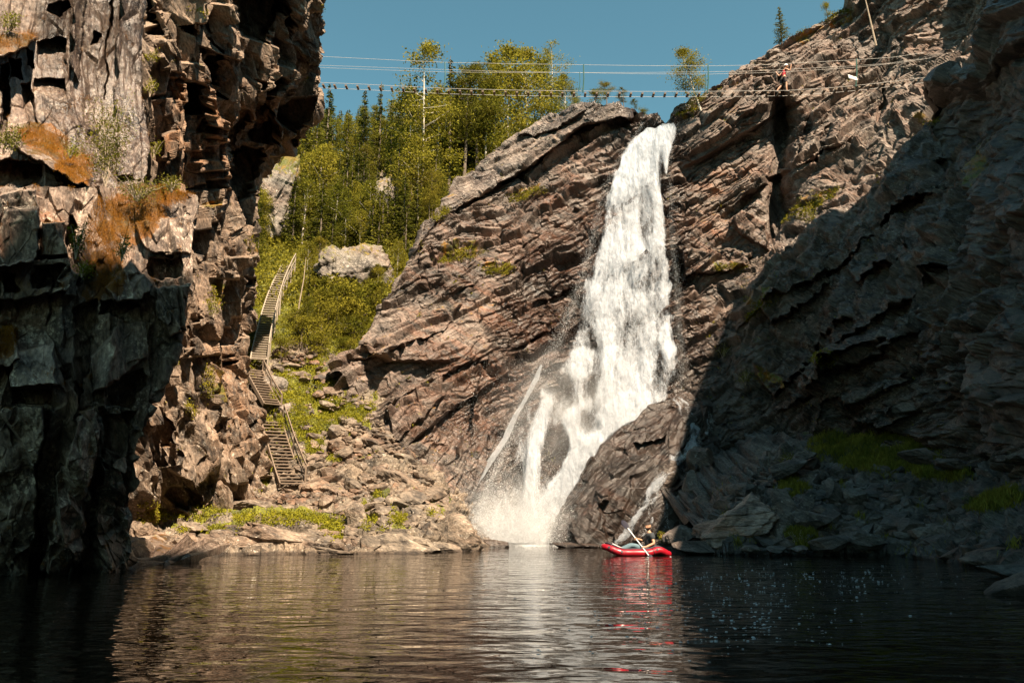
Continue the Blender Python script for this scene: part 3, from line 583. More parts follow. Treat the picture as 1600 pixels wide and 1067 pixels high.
me = npmesh('shade_rim', pr, grid_faces(nr2, 260), M['mid']); set_attr(me, 'mask', np.tile([0, .3, 0, 1.], (len(pr), 1)))
tag(link('shade_rim', me), 'unseen rock rim added beside the viewer, outside the picture, to cast the shade', kind='structure')

# --- the big wet boulder that splits the foot of the fall
top_w = [(872, 856), (880, 815), (893, 785), (915, 737), (950, 692), (985, 662), (1015, 634), (1043, 616), (1056, 622), (1072, 642), (1090, 640), (1106, 633), (1113, 655), (1122, 700), (1134, 760), (1146, 858)]
bot_w = [(872, 860), (885, 860), (900, 860), (920, 860), (945, 860), (970, 860), (990, 860), (1010, 860), (1025, 860), (1045, 860), (1060, 860), (1080, 860), (1100, 860), (1115, 860), (1130, 860), (1146, 860)]
dw = rbf_fit([(872, 856, 40), (893, 790, 40.3), (950, 692, 41), (1043, 616, 41.5), (1106, 633, 41.5), (1122, 700, 40), (1146, 858, 36), (900, 858, 38.6), (960, 858, 37.6), (1020, 858, 36.6), (1080, 858, 35.5), (960, 760, 39), (1020, 720, 38.8), (1040, 660, 40.2), (1060, 780, 37.5), (1100, 720, 38.8), (1000, 800, 37.6)])
def feat_w(px, py):
    return polyfeat(px, py, [([(1052, 625), (1075, 645), (1090, 700), (1070, 730), (1040, 800), (1010, 850), (985, 850), (1020, 770), (1050, 720)], .35), ([(1090, 640), (1108, 632), (1112, 680), (1095, 690)], -.3), ([(1085, 705), (1112, 700), (1108, 730), (1085, 735)], -.7), ([(1062, 735), (1082, 728), (1070, 760), (1050, 770)], -.5),
        ([(1090, 740), (1105, 735), (1100, 765), (1085, 770)], -.5), ([(930, 770), (965, 765), (960, 790), (940, 800)], -.4), ([(900, 800), (940, 790), (950, 850), (905, 855)], -.3), ([(990, 690), (1040, 680), (1030, 700), (995, 708)], .4)], seed=31, soft=3, rag=5)
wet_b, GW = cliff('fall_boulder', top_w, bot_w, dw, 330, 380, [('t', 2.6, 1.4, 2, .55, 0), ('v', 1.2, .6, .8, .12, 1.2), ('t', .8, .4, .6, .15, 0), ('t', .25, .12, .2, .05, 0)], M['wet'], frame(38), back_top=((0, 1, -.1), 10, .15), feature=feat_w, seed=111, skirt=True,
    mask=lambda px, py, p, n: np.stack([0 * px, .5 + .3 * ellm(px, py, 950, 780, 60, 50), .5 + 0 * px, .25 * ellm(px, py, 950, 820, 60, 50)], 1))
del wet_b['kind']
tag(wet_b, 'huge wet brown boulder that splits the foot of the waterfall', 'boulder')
wet_b.name = 'boulder'
# ------------------------------------------------------------------ water
def water_mat():
    m, t = nt('pool_water'); L = t.links.new
    geo = N(t, 'ShaderNodeNewGeometry')
    bs = N(t, 'ShaderNodeBsdfPrincipled'); bs.inputs['Base Color'].default_value = (0.012, 0.008, 0.005, 1)
    bs.inputs['Roughness'].default_value = 0.0; bs.inputs['IOR'].default_value = 1.33
    mp = N(t, 'ShaderNodeMapping'); mp.inputs['Scale'].default_value = (0.62, 1.15, 1); L(geo.outputs['Position'], mp.inputs['Vector'])
    n1 = tex_noise(t, mp.outputs[0], 1.5, 1, 0.4, 0.8); n2 = tex_noise(t, mp.outputs[0], 5.5, 1, 0.5, 0.4); n3 = tex_noise(t, mp.outputs[0], 18, 1, 0.5)
    pt = ramp(t, tex_noise(t, geo.outputs['Position'], 0.12, 2), .4, .65)
    md = ramp(t, tex_noise(t, geo.outputs['Position'], 0.16, 3, .6, .8), .36, .64)
    h = mathn(t, 'ADD', mathn(t, 'MULTIPLY', n1, mathn(t, 'MULTIPLY_ADD', md, .8, .35)), mathn(t, 'MULTIPLY', n2, 0.22))
    h = mathn(t, 'ADD', h, mathn(t, 'MULTIPLY', mathn(t, 'MULTIPLY', n3, pt), 0.02))
    b = N(t, 'ShaderNodeBump'); b.inputs['Strength'].default_value = 1.0; b.inputs['Distance'].default_value = 0.042; L(h, b.inputs['Height'])
    L(b.outputs[0], bs.inputs['Normal'])
    o = N(t, 'ShaderNodeOutputMaterial'); L(bs.outputs[0], o.inputs[0]); return m
M['water'] = water_mat()
me = npmesh('pool_water', [(-80, -60, 0), (80, -60, 0), (80, 70, 0), (-80, 70, 0)], [(0, 1, 2, 3)], M['water'])
tag(link('water', me), 'dark still pool in front of the waterfall', kind='structure')
M['brown'] = rock_mat('layered_boulder_rock', base=(0.34, 0.27, 0.235), dark=(0.10, 0.08, 0.07), dip=-6, stretch=(0.3, 3.0), lich=0.60)
M['crag'] = rock_mat('outcrop_rock', base=(0.20, 0.18, 0.155), dark=(0.055, 0.048, 0.042), dip=-30, stretch=(0.5, 2.0), lich=0.56, moss=(0.22, 0.14, 0.02), green=(0.14, 0.15, 0.02))
# ------------------------------------------------------------------ rocks
def ico(sub):
    bm = bmesh.new(); bmesh.ops.create_icosphere(bm, subdivisions=sub, radius=1.0)
    v = np.array([x.co[:] for x in bm.verts]); f = np.array([[q.index for q in p.verts] for p in bm.faces]); bm.free(); return v, f
ICO = {k: ico(k) for k in (3, 4, 5, 6)}
def rock_arrays(seed, sub=4, planes=14, rough=0.05, flat=1.0):
    rng = np.random.default_rng(seed)
    v, f = ICO[sub]
    n = rng.normal(size=(planes, 3)); n[:, 2] *= flat; n /= np.linalg.norm(n, axis=1, keepdims=True)
    dd = rng.uniform(0.62, 1.0, planes)
    c = np.maximum(v @ n.T, 0.05); r = np.min(dd / c, axis=1); r = np.minimum(r, 1.25)
    p = v * r[:, None]
    k = rough * (tetra(p * 2.2 + seed, seed) * 1.5 + tetra(p * 5.1, seed + 1) * .8 + tetra(p * 12, seed + 2) * .35)
    p = p * (1 + k[:, None])
    ext = p.max(0) - p.min(0); p = (p - (p.max(0) + p.min(0)) / 2) / ext
    return p, f
def rock_mesh(name, seed, dims, mat, sub=4, planes=14, rough=0.05, wet=0.0, lich=1.0, moss=0.0, rust=.3, strata=0.0):
    p, f = rock_arrays(seed, sub, planes, rough)
    p = p * np.array(dims)
    if strata:
        u = p[:, 2] / strata + 0.4 * vnoise(p * 0.8, seed); fr = u - np.floor(u)
        h = (_h(np.floor(u).astype(np.int64), np.zeros(len(p), np.int64), np.zeros(len(p), np.int64), seed) & np.uint32(0xffff)) / 65535.
        s_ = 1 + (0.10 * h + .03) * np.where(fr < .15, fr / .15, 1 - .7 * (fr - .15)) - .05
        p[:, 0] *= s_; p[:, 1] *= s_
    me = npmesh(name, p, f, mat)
    up = np.clip(p[:, 2] / dims[2] * 2, 0, 1)
    set_attr(me, 'mask', np.stack([moss * up, rust + 0 * up, wet + 0 * up, lich + 0 * up], 1))
    return me
def rock_at(px, py, Y, wpx, hpx, seed, mat='shore', label=None, rot=(0, 0, 0), depth=0.8, sub=5, name='boulder', group=None, **kw):
    """px,py: centre in the photo; wpx/hpx its size there"""
    c = V(px, py, Y); zc = Y * math.cos(PITCH) + (c.z - CAMH) * math.sin(PITCH)
    w_, h_ = wpx * zc / FPX, hpx * zc / FPX
    o = link(name, rock_mesh(name, seed, (w_ * 1.08, w_ * depth, h_ * 1.12), M[mat], sub, **kw))
    o.location = c + Vector((0, w_ * depth * .25, 0)); o.rotation_euler = [rad(a) for a in rot]
    tag(o, label, 'boulder', group); return o
RK = [
 # left shore
 (455, 847, 30.2, 170, 42, 1, 'shore', 'long pale flat slab at the waterline of the left shore', (0, 6, 4), dict(depth=.5, strata=.5, planes=22)),
 (238, 851, 29.2, 56, 28, 2, 'shore', 'angular rock at the waterline touching the dark buttress', (0, 10, 20), {}),
 (222, 832, 30.2, 30, 32, 3, 'shore', 'upright rock wedged between the buttress and the plants', (0, 0, 50), {}),
 (284, 851, 29.3, 52, 30, 4, 'shore', 'pale pointed rock, second from the buttress along the waterline', (0, -10, 10), {}),
 (325, 853, 29.4, 58, 24, 5, 'shore', 'pale cracked rock, third from the buttress along the waterline', (0, 4, 0), {}),
 (368, 852, 29.5, 60, 27, 6, 'shore', 'reddish cracked rock just left of the long flat slab', (0, 5, 8), {}),
 (345, 838, 30.4, 44, 20, 7, 'shore', 'small brown-topped rock above the waterline left of the long slab', (0, 0, 30), {}),
 (295, 826, 31.0, 50, 18, 8, 'shore', 'flat pale stone lying in the plants near the buttress', (0, 4, 10), {}),
 (390, 801, 33.6, 80, 14, 9, 'shore', 'long thin slanted slab lying in the yellow-green plants', (0, -9, 5), dict(planes=20)),
 (385, 790, 34.2, 90, 16, 10, 'shore', 'flat stone just above the long slanted slab in the plants', (0, -3, 5), {}),
 (515, 862, 29.6, 80, 12, 11, 'shore', 'low pale rock at the right end of the long flat slab', (0, 4, 4), {}),
 (556, 815, 32.2, 42, 52, 12, 'shore', 'upright grey rock behind the right end of the long flat slab', (0, 8, 20), dict(planes=10)),
 (620, 852, 30.4, 112, 36, 13, 'shore', 'wedge shaped rock with a dark left face at the waterline', (0, 6, -30), dict(planes=9)),
 (580, 854, 30.6, 60, 24, 14, 'shore', 'low pale rock at the waterline left of the dark faced wedge', (0, 0, 10), {}),
 (714, 836, 32.8, 84, 60, 15, 'shore', 'big blocky rock standing in the water nearest the fall on the left shore', (0, 22, -20), dict(planes=10)),
 (690, 856, 31.6, 60, 16, 16, 'shore', 'low rock at the waterline in front of the big blocky rock', (0, 6, 0), {}),
 (742, 853, 33.5, 26, 16, 17, 'shore', 'small rock in the water between the big blocky rock and the white foam', (0, 10, 0), dict(sub=4)),
 (775, 851, 36.5, 40, 14, 18, 'mid', 'dark low rock standing alone in the white foam of the fall', (0, 10, 0), dict(wet=.7)),
 (645, 772, 36.4, 125, 44, 19, 'shore', 'large slab tilted down to the right across the top of the shore rocks', (0, 28, 0), dict(planes=10)),
 (590, 806, 34.0, 66, 30, 20, 'shore', 'smooth grey rock below the dark hollow of the tilted slab', (0, 5, 0), dict(rough=.03)),
 (650, 828, 33.0, 100, 34, 21, 'shore', 'broad striped rock behind the dark faced wedge', (0, 18, 0), dict(strata=.25)),
 (668, 800, 34.8, 60, 30, 22, 'shore', 'rock sloping towards the fall below the tilted slab', (0, 30, 10), {}),
 (418, 609, 42.2, 56, 46, 23, 'crag', 'big square boulder beside the foot of the upper stairs', (0, -28, 25), dict(planes=7, rough=.03, rust=.1)),
 (452, 648, 41.2, 66, 42, 24, 'mid', 'big brown boulder leaning below the square boulder', (0, 22, 10), dict(planes=8, rough=.03, rust=.1)),
 (524, 713, 38.4, 52, 36, 25, 'mid', 'dark brown block standing out of the middle of the scree', (0, 32, 15), dict(planes=8, rough=.03)),
 (581, 734, 37.4, 40, 24, 26, 'mid', 'dark squared block in the scree above the tilted slab', (0, 8, 10), dict(planes=8, rough=.03)),
 (556, 684, 39.6, 22, 14, 27, 'shore', 'small bright block in the upper scree', (0, 8, 10), dict(sub=4, planes=8)),
 (450, 572, 44.5, 36, 14, 28, 'shore', 'pale stone in the grass to the right of the square boulder', (0, 5, 10), dict(sub=4)),
 (464, 588, 43.8, 40, 20, 29, 'shore', 'pale rounded stone just below the pale stone in the grass', (0, 5, 10), dict(sub=4)),
 (492, 795, 34.6, 44, 26, 30, 'shore', 'brown rock at the foot of the lower stairs', (0, 12, 10), {}),
 (520, 775, 35.4, 50, 26, 31, 'shore', 'slanted brown rock right of the lower stairs foot', (0, 25, 10), {}),
 (540, 552, 48.0, 44, 20, 32, 'mid', 'dark stone at the left foot of the domed wall', (0, 0, 10), dict(sub=4)),
 (553, 434, 52.5, 118, 116, 33, 'crag', 'large grey outcrop among the trees above the scree', (0, -14, 10), dict(sub=6, planes=11, depth=.9, rough=.13, moss=.55, strata=1.6)),
 (505, 295, 68, 70, 34, 34, 'crag', 'grey outcrop high in the forest on the left', (0, -10, 10), dict(planes=12, moss=.9, rough=.12, strata=.9)),
 (592, 305, 62, 44, 84, 35, 'crag', 'steep grey outcrop high in the middle of the forest', (0, 14, 10), dict(planes=12, moss=.8, rough=.12, strata=1.0)),
 (424, 305, 60, 70, 150, 36, 'crag', 'tall pale grey crag at the left edge of the forest', (0, 6, 10), dict(sub=6, planes=18, rough=.16, moss=.9, strata=1.3)),
 # right shore
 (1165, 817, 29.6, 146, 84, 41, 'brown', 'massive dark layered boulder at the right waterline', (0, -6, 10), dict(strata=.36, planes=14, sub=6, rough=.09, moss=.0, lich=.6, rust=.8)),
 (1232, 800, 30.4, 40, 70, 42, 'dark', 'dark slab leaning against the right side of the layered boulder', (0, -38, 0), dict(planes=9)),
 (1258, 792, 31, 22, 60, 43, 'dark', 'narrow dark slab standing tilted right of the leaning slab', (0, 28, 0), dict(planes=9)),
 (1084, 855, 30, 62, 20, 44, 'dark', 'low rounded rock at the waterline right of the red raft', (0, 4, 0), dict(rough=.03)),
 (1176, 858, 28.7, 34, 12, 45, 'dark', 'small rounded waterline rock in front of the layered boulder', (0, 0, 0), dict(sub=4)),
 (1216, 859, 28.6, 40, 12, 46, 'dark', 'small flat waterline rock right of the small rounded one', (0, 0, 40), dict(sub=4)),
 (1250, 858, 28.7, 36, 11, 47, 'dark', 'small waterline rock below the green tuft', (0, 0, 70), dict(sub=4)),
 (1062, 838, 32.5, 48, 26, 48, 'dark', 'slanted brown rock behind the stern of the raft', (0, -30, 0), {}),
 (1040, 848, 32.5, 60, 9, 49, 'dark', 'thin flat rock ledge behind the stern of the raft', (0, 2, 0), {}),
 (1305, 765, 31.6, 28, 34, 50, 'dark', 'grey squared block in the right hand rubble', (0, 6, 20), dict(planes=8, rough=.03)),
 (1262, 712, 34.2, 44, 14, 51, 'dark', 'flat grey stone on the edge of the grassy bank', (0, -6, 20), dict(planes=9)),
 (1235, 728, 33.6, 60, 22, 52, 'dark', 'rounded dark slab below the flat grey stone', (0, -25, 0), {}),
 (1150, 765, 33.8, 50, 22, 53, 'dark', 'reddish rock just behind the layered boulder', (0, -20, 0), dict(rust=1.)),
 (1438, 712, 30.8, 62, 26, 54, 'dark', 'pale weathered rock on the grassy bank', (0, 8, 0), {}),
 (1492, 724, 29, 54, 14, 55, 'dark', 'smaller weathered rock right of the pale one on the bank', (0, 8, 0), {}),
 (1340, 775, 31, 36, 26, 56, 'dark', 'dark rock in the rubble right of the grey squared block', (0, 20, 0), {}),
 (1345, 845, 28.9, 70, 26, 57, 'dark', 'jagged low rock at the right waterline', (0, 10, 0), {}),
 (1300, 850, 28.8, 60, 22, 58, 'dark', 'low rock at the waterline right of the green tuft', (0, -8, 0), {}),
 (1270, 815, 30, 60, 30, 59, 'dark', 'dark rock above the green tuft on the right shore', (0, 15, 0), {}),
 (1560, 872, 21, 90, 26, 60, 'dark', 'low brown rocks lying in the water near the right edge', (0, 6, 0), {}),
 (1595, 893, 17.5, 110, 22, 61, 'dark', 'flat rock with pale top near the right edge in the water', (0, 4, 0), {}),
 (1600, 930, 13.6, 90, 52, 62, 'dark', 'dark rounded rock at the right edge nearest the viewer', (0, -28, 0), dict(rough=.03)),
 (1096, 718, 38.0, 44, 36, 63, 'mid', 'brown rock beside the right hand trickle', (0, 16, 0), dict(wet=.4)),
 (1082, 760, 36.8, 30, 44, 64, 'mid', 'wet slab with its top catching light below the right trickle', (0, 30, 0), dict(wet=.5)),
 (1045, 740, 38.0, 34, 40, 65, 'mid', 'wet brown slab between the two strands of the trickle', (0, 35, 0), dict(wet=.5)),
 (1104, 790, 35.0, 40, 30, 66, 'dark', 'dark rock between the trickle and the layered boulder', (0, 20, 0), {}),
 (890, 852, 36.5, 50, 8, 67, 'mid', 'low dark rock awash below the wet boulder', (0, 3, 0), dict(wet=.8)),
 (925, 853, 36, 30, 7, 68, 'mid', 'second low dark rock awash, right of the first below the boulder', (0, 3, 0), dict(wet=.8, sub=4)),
]
for r in RK:
    px, py, Y, wpx, hpx, sd, mat, lab, rot, kw = r
    if mat == 'dark' and 1050 < px < 1520: Y -= .9
    kw = dict(kw); kw.setdefault('planes', 13)
    rock_at(px, py, Y, wpx, hpx, sd, mat, lab, rot, **kw)

# ---- uncountable rubble: scree of the slope, rubble of the right bank
def rubble(name, spots, sizes, mat, label, rng, wet=0.0):
    va = [rock_arrays(500 + k, 3, 9, .04) for k in range(6)]
    # thin the spheres: icosphere level 2 is enough for a stone of a few pixels
    v2, f2 = ico(2); VV = []
    for k in range(6):
        r = np.random.default_rng(900 + k); n = r.normal(size=(9, 3)); n /= np.linalg.norm(n, axis=1, keepdims=True)
        rr = np.min(r.uniform(.6, 1, 9) / np.maximum(v2 @ n.T, .05), axis=1); VV.append(v2 * np.minimum(rr, 1.3)[:, None] * .5)
    vs, fs, ms = [], [], []; o = 0
    for (p, s_) in zip(spots, sizes):
        v = VV[rng.integers(6)] * (s_ * np.array([1.3, 1.0, .7]) * rng.uniform(.7, 1.3, 3))
        a, b, c = rng.uniform(-.5, .5), rng.uniform(-.5, .5), rng.uniform(0, 6.28)
        Rm = np.array(Matrix.Rotation(c, 3, 'Z') @ Matrix.Rotation(b, 3, 'Y') @ Matrix.Rotation(a, 3, 'X'))
        vs.append(v @ Rm.T + p); fs.append(f2 + o); o += len(v); ms.append(np.tile([0, rng.uniform(0, .8), wet + rng.uniform(0, .35), rng.uniform(0, 1.2)], (len(v), 1)))
    me = npmesh(name, np.concatenate(vs), np.concatenate(fs), M[mat]); set_attr(me, 'mask', np.concatenate(ms))
    return tag(link(name, me), label, kind='stuff')
rng = np.random.default_rng(7)
sp, sz = [], []
poly_s = [(440, 560), (530, 580), (600, 680), (660, 760), (720, 830), (700, 862), (560, 862), (470, 790), (480, 700), (455, 660)]
while len(sp) < 2600:
    x, y = rng.uniform(430, 740), rng.uniform(550, 866)
    if x < 470 and y > 620: continue
    if y > 860 - max(0, (x - 640)) * .1: continue
    if x > pl(y, [(550, 560), (600, 560), (700, 625), (780, 690), (860, 745)]): continue
    if veg_t(np.array([x]), np.array([y]), np.zeros(1))[0] > .4 and rng.random() < .85: continue
    p = G(x, y); s_ = float(np.clip(rng.lognormal(-1.6, .55), .07, .95)); sp.append(np.array(p) + [0, 0, s_ * .15]); sz.append(s_)
for _ in range(500):
    x, y = rng.uniform(215, 470), rng.uniform(770, 864)
    if 795 < y < 830 and rng.random() < .8: continue
    p = G(x, y); s_ = float(np.clip(rng.lognormal(-1.5, .5), .1, .7)); sp.append(np.array(p) + [0, 0, s_ * .15]); sz.append(s_)
for _ in range(160):
    x, y = rng.uniform(385, 470), rng.uniform(590, 790)
    p = G(x, y); s_ = float(np.clip(rng.lognormal(-1.9, .4), .08, .4)); sp.append(np.array(p)); sz.append(s_)
rubble('scree', sp, sz, 'shore', 'loose brown scree covering the slope between stairs and wall', rng)
sp, sz = [], []
while len(sp) < 1500:
    x, y = rng.uniform(1120, 1560), rng.uniform(700, 880)
    if y < pl(x, [(1120, 780), (1200, 735), (1260, 712), (1340, 745), (1420, 738), (1560, 745)]): continue
    if y > pl(x, [(1120, 866), (1400, 868), (1500, 884), (1600, 900)]): continue
    if x > 1420 and rng.random() < .6: continue
    Y = float(dr(np.array([x]), np.array([y]))[0]); p = W(x, y, Y); s_ = float(np.clip(rng.lognormal(-1.35, .5), .08, .9)); sp.append(p + [0, 0, s_ * .1]); sz.append(s_)
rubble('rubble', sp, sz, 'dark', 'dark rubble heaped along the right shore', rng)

# ------------------------------------------------------------------ falling water
def fall_mat(name, grain=1.0):
    m, t = nt(name); L = t.links.new
    at = N(t, 'ShaderNodeAttribute', attribute_name='flow'); sep = N(t, 'ShaderNodeSeparateXYZ'); L(at.outputs['Vector'], sep.inputs[0])
    def coord(su, sv, off):
        c = N(t, 'ShaderNodeCombineXYZ'); L(mathn(t, 'MULTIPLY', sep.outputs['Y'], su), c.inputs[0]); L(mathn(t, 'MULTIPLY', sep.outputs['Z'], sv), c.inputs[1])
        L(mathn(t, 'ADD', mathn(t, 'MULTIPLY', at.outputs['Alpha'], 9.0), off), c.inputs[2]); return c.outputs[0]
    n1 = tex_noise(t, coord(1.1, .22, 0), 1.0, 5, .6, .6); n2 = tex_noise(t, coord(4.5, 1.6, 3), 1.0, 5, .7, .5); n3 = tex_noise(t, coord(14, 8, 5), 1.0, 3, .8)
    h = mathn(t, 'ADD', mathn(t, 'MULTIPLY', n1, .50), mathn(t, 'ADD', mathn(t, 'MULTIPLY', n2, .34), mathn(t, 'MULTIPLY', n3, .16 * grain)))
    x = mathn(t, 'ADD', h, mathn(t, 'MULTIPLY', mathn(t, 'SUBTRACT', sep.outputs['X'], 0.5), 0.55))
    a = N(t, 'ShaderNodeMapRange', interpolation_type='SMOOTHSTEP'); a.inputs['From Min'].default_value = .43; a.inputs['From Max'].default_value = .59; L(x, a.inputs['Value']); a.inputs['To Max'].default_value = .52
    d = N(t, 'ShaderNodeBsdfDiffuse'); d.inputs['Color'].default_value = (.80, .85, .92, 1)
    tr = N(t, 'ShaderNodeBsdfTranslucent'); tr.inputs['Color'].default_value = (.62, .67, .74, 1)
    b = N(t, 'ShaderNodeBump'); b.inputs['Distance'].default_value = .6; L(mathn(t, 'ADD', n1, mathn(t, 'MULTIPLY', n2, .5)), b.inputs['Height']); L(b.outputs[0], d.inputs['Normal'])
    mx = N(t, 'ShaderNodeMixShader'); mx.inputs[0].default_value = .3; L(d.outputs[0], mx.inputs[1]); L(tr.outputs[0], mx.inputs[2])
    tp = N(t, 'ShaderNodeBsdfTransparent'); m2 = N(t, 'ShaderNodeMixShader'); L(a.outputs[0], m2.inputs[0]); L(tp.outputs[0], m2.inputs[1]); L(mx.outputs[0], m2.inputs[2])
    o = N(t, 'ShaderNodeOutputMaterial'); L(m2.outputs[0], o.inputs[0]); return m
M['fall'] = fall_mat('white_water')
FL = [(186, 1004), (200, 1000), (216, 988), (251, 964), (287, 946), (340, 930), (393, 918), (454, 900), (500, 882), (536, 866), (571, 842), (610, 826), (664, 800), (725, 775), (787, 750), (852, 728)]
FR = [(186, 1060), (216, 1056), (251, 1048), (340, 1052), (393, 1055), (454, 1062), (500, 1064), (571, 1072), (620, 1062), (640, 1035), (664, 990), (700, 955), (740, 925), (787, 905), (852, 895)]
def dens(px, py):
    l = pl(py, FL); r = pl(py, FR); wd = r - l; u = (px - l) / wd
    n = fbm(np.stack([px / 60., py / 90., 0 * px], -1).reshape(-1, 3), 3, 5).reshape(px.shape)
    edge = sstep(-.10, .18, u + .10 * n) * sstep(-.04, .14, 1 - u + .08 * n)
    d = .66 + .28 * n + .22 * (1 - sstep(200, 300, py))
    d = d - .34 * ellm(px + 8 * n, py, 1036, 285, 7, 60, -2) + .3 * ellm(px, py, 985, 250, 28, 70, 20) - .2 * ellm(px, py, 1010, 340, 14, 50)
    d = d - .22 * sstep(430, 520, py) * (1 - sstep(600, 660, py)) * (.5 + .5 * np.sin(px / 9.0 + 3 * n)) + .14 * ellm(px + 20 * n, py, 900, 566, 55, 26) + .25 * ellm(px, py, 1045, 530, 16, 30)
    d = d - .6 * ellm(px + 14 * n, py, 872, 705, 22, 48, 8) - .3 * ellm(px, py, 912, 655, 9, 18)
    low = sstep(600, 680, py)
    ridge = np.exp(-((px - pl(py, [(600, 870), (640, 850), (700, 834), (760, 828), (852, 815)])) / 9.) ** 2) + np.exp(-((px - pl(py, [(600, 1000), (640, 985), (664, 965), (700, 925), (740, 900), (790, 868), (852, 830)])) / 26.) ** 2) + .8 * np.exp(-((px - pl(py, [(600, 960), (640, 900), (660, 890), (700, 905), (760, 880)])) / 16.) ** 2)
    veil = .36 + .10 * n + .25 * sstep(780, 850, py)
    d = d * (1 - low) + low * np.clip(veil + .7 * np.clip(ridge, 0, 1) - .25 * ellm(px, py, 872, 705, 22, 48, 8), 0, 1)
    d = d + .45 * ellm(px, py, 800, 850, 75, 26) + .4 * ellm(px, py, 975, 640, 45, 26, -25)
    fn = fbm(np.stack([px / 14., py / 26., 0 * px], -1).reshape(-1, 3), 3, 15).reshape(px.shape)
    edge = np.clip(edge + .55 * fn * (1 - edge) * edge * 4, 0, 1)
    lip = pl(px, [(975, 222), (990, 211), (1005, 201), (1020, 193), (1040, 190), (1052, 193), (1066, 204)]) + 5 * fn
    return (d * edge - .25 * (1 - edge)) * sstep(0, 6, py - lip) - .5 * (1 - sstep(0, 6, py - lip))
fo = bpy.data.objects.new('waterfall', None); COL.objects.link(fo); fo.location = V(860, 852, 40.5)
tag(fo, 'broad white waterfall plunging down the centre of the rock wall', 'waterfall')
def put(name, me, root):
    o = link(name, me, root); o.matrix_parent_inverse = Matrix.Translation(root.location).inverted(); return o
def fall_depth(px, py):
    y = dc(px, py) + feat_c(px, py) * 0
    bul = dw(px, py)
    return y
for k, (off, sd) in enumerate([(.8, 1), (1.2, 2), (1.6, 3), (2.0, 4)]):
    nr_, nc_ = 420, 150
    y = np.linspace(188 + k * 2, 853, nr_)[:, None]; u = np.linspace(-.16, 1.12, nc_)[None]
    l = pl(y, FL); r = pl(y, FR); px = l + (r - l) * u; py = y + 0 * px
    Y = fall_depth(px, py) - off * (.75 + .25 * sstep(190, 300, py)) * (1 - .4 * sstep(700, 852, py))
    P = W(px, py, Y); q = P.reshape(-1, 3)
    flow = np.stack([(dens(px, py) + (0.06, 0.02, -.06, -.14)[k]).ravel(), ((px - 960) / 30.0 + 0 * py).ravel(), (py / 28.0).ravel() - 0.2 * np.abs(u - .5).repeat(nr_, 0).ravel(), np.full(q.shape[0], (k + 1) / 5.0)], 1)
    q = q + np.array([0, -1, .25]) * (0.30 * fbm(q * np.array([.9, .9, .35]), 3, 40 + k) + .12 * fbm(q * np.array([3, 3, 1.2]), 3, 60 + k))[:, None]
    me = npmesh('water_sheet', q, grid_faces(nr_, nc_), M['fall'], smooth=True)
    a = me.attributes.new('flow', 'FLOAT_COLOR', 'POINT'); a.data.foreach_set('color', flow.astype(np.float32).ravel())
    put('water_sheet', me, fo)
def ribbon(pts, d0=.75, off=0.0, seed=0, surf=None, rows=160, cols=14, sag=0.0):
    A = resample(np.array(pts, float), rows)
    if surf is not None: A[:, 0] += 7 * vnoise(np.stack([A[:, 1] / 16, 0 * A[:, 1] + seed, 0 * A[:, 1]], 1), 3) ; A[:, 0] += 3.5 * vnoise(np.stack([A[:, 1] / 6, 0 * A[:, 1] + seed, 0 * A[:, 1]], 1), 4); A[:, 3] *= .7 + .6 * np.abs(vnoise(np.stack([A[:, 1] / 9, 0 * A[:, 1] + seed, 0 * A[:, 1]], 1), 5))
    d = np.gradient(A[:, :2], axis=0); d /= np.linalg.norm(d, axis=1, keepdims=True); nrm = np.stack([-d[:, 1], d[:, 0]], 1)
    u = np.linspace(-1, 1, cols)
    px = A[:, 0:1] + nrm[:, 0:1] * u * A[:, 3:4] / 2; py = A[:, 1:2] + nrm[:, 1:2] * u * A[:, 3:4] / 2
    Y = A[:, 2:3] - .12 * (1 - u ** 2) * A[:, 3:4] / 20 + 0 * px
    if surf is not None: Y = surf(px, py) - .12 * (1 - u ** 2)
    P = W(px, py, Y - off).reshape(-1, 3)
    P = P + .05 * fbm(P * 3, 3, seed)[:, None]
    fl = np.stack([(d0 + .2 * np.sin(np.linspace(0, 20, rows))[:, None] * 0.5 - .75 * u ** 2 + 0 * px).ravel(), (u * A[:, 3:4] / 28. + seed).ravel(), (np.linspace(0, rows / 8., rows)[:, None] + 0 * px).ravel(), np.full(px.size, .1 * seed % 1)], 1)
    me = npmesh('water_strand', P, grid_faces(rows, cols), M['fall'], smooth=True)
    a = me.attributes.new('flow', 'FLOAT_COLOR', 'POINT'); a.data.foreach_set('color', fl.astype(np.float32).ravel()); return me
sj = link('side_jet', ribbon([(846, 570, 43.2, 4), (838, 592, 43, 9), (822, 622, 42.6, 8), (805, 650, 42.2, 10), (790, 685, 41.8, 10), (772, 712, 41.3, 12), (757, 735, 41, 9), (743, 757, 40.6, 9), (731, 775, 40.4, 8), (722, 792, 40.2, 8), (717, 816, 40.1, 9)], 1.0, .6, 3))
tag(sj, 'thin arching jet of water leaping clear at the left of the fall', 'water jet')
tr = bpy.data.objects.new('trickle', None); COL.objects.link(tr); tr.location = V(990, 848, 36.5)
tag(tr, 'branching bluish trickle running down right of the big wet boulder', 'cascade')
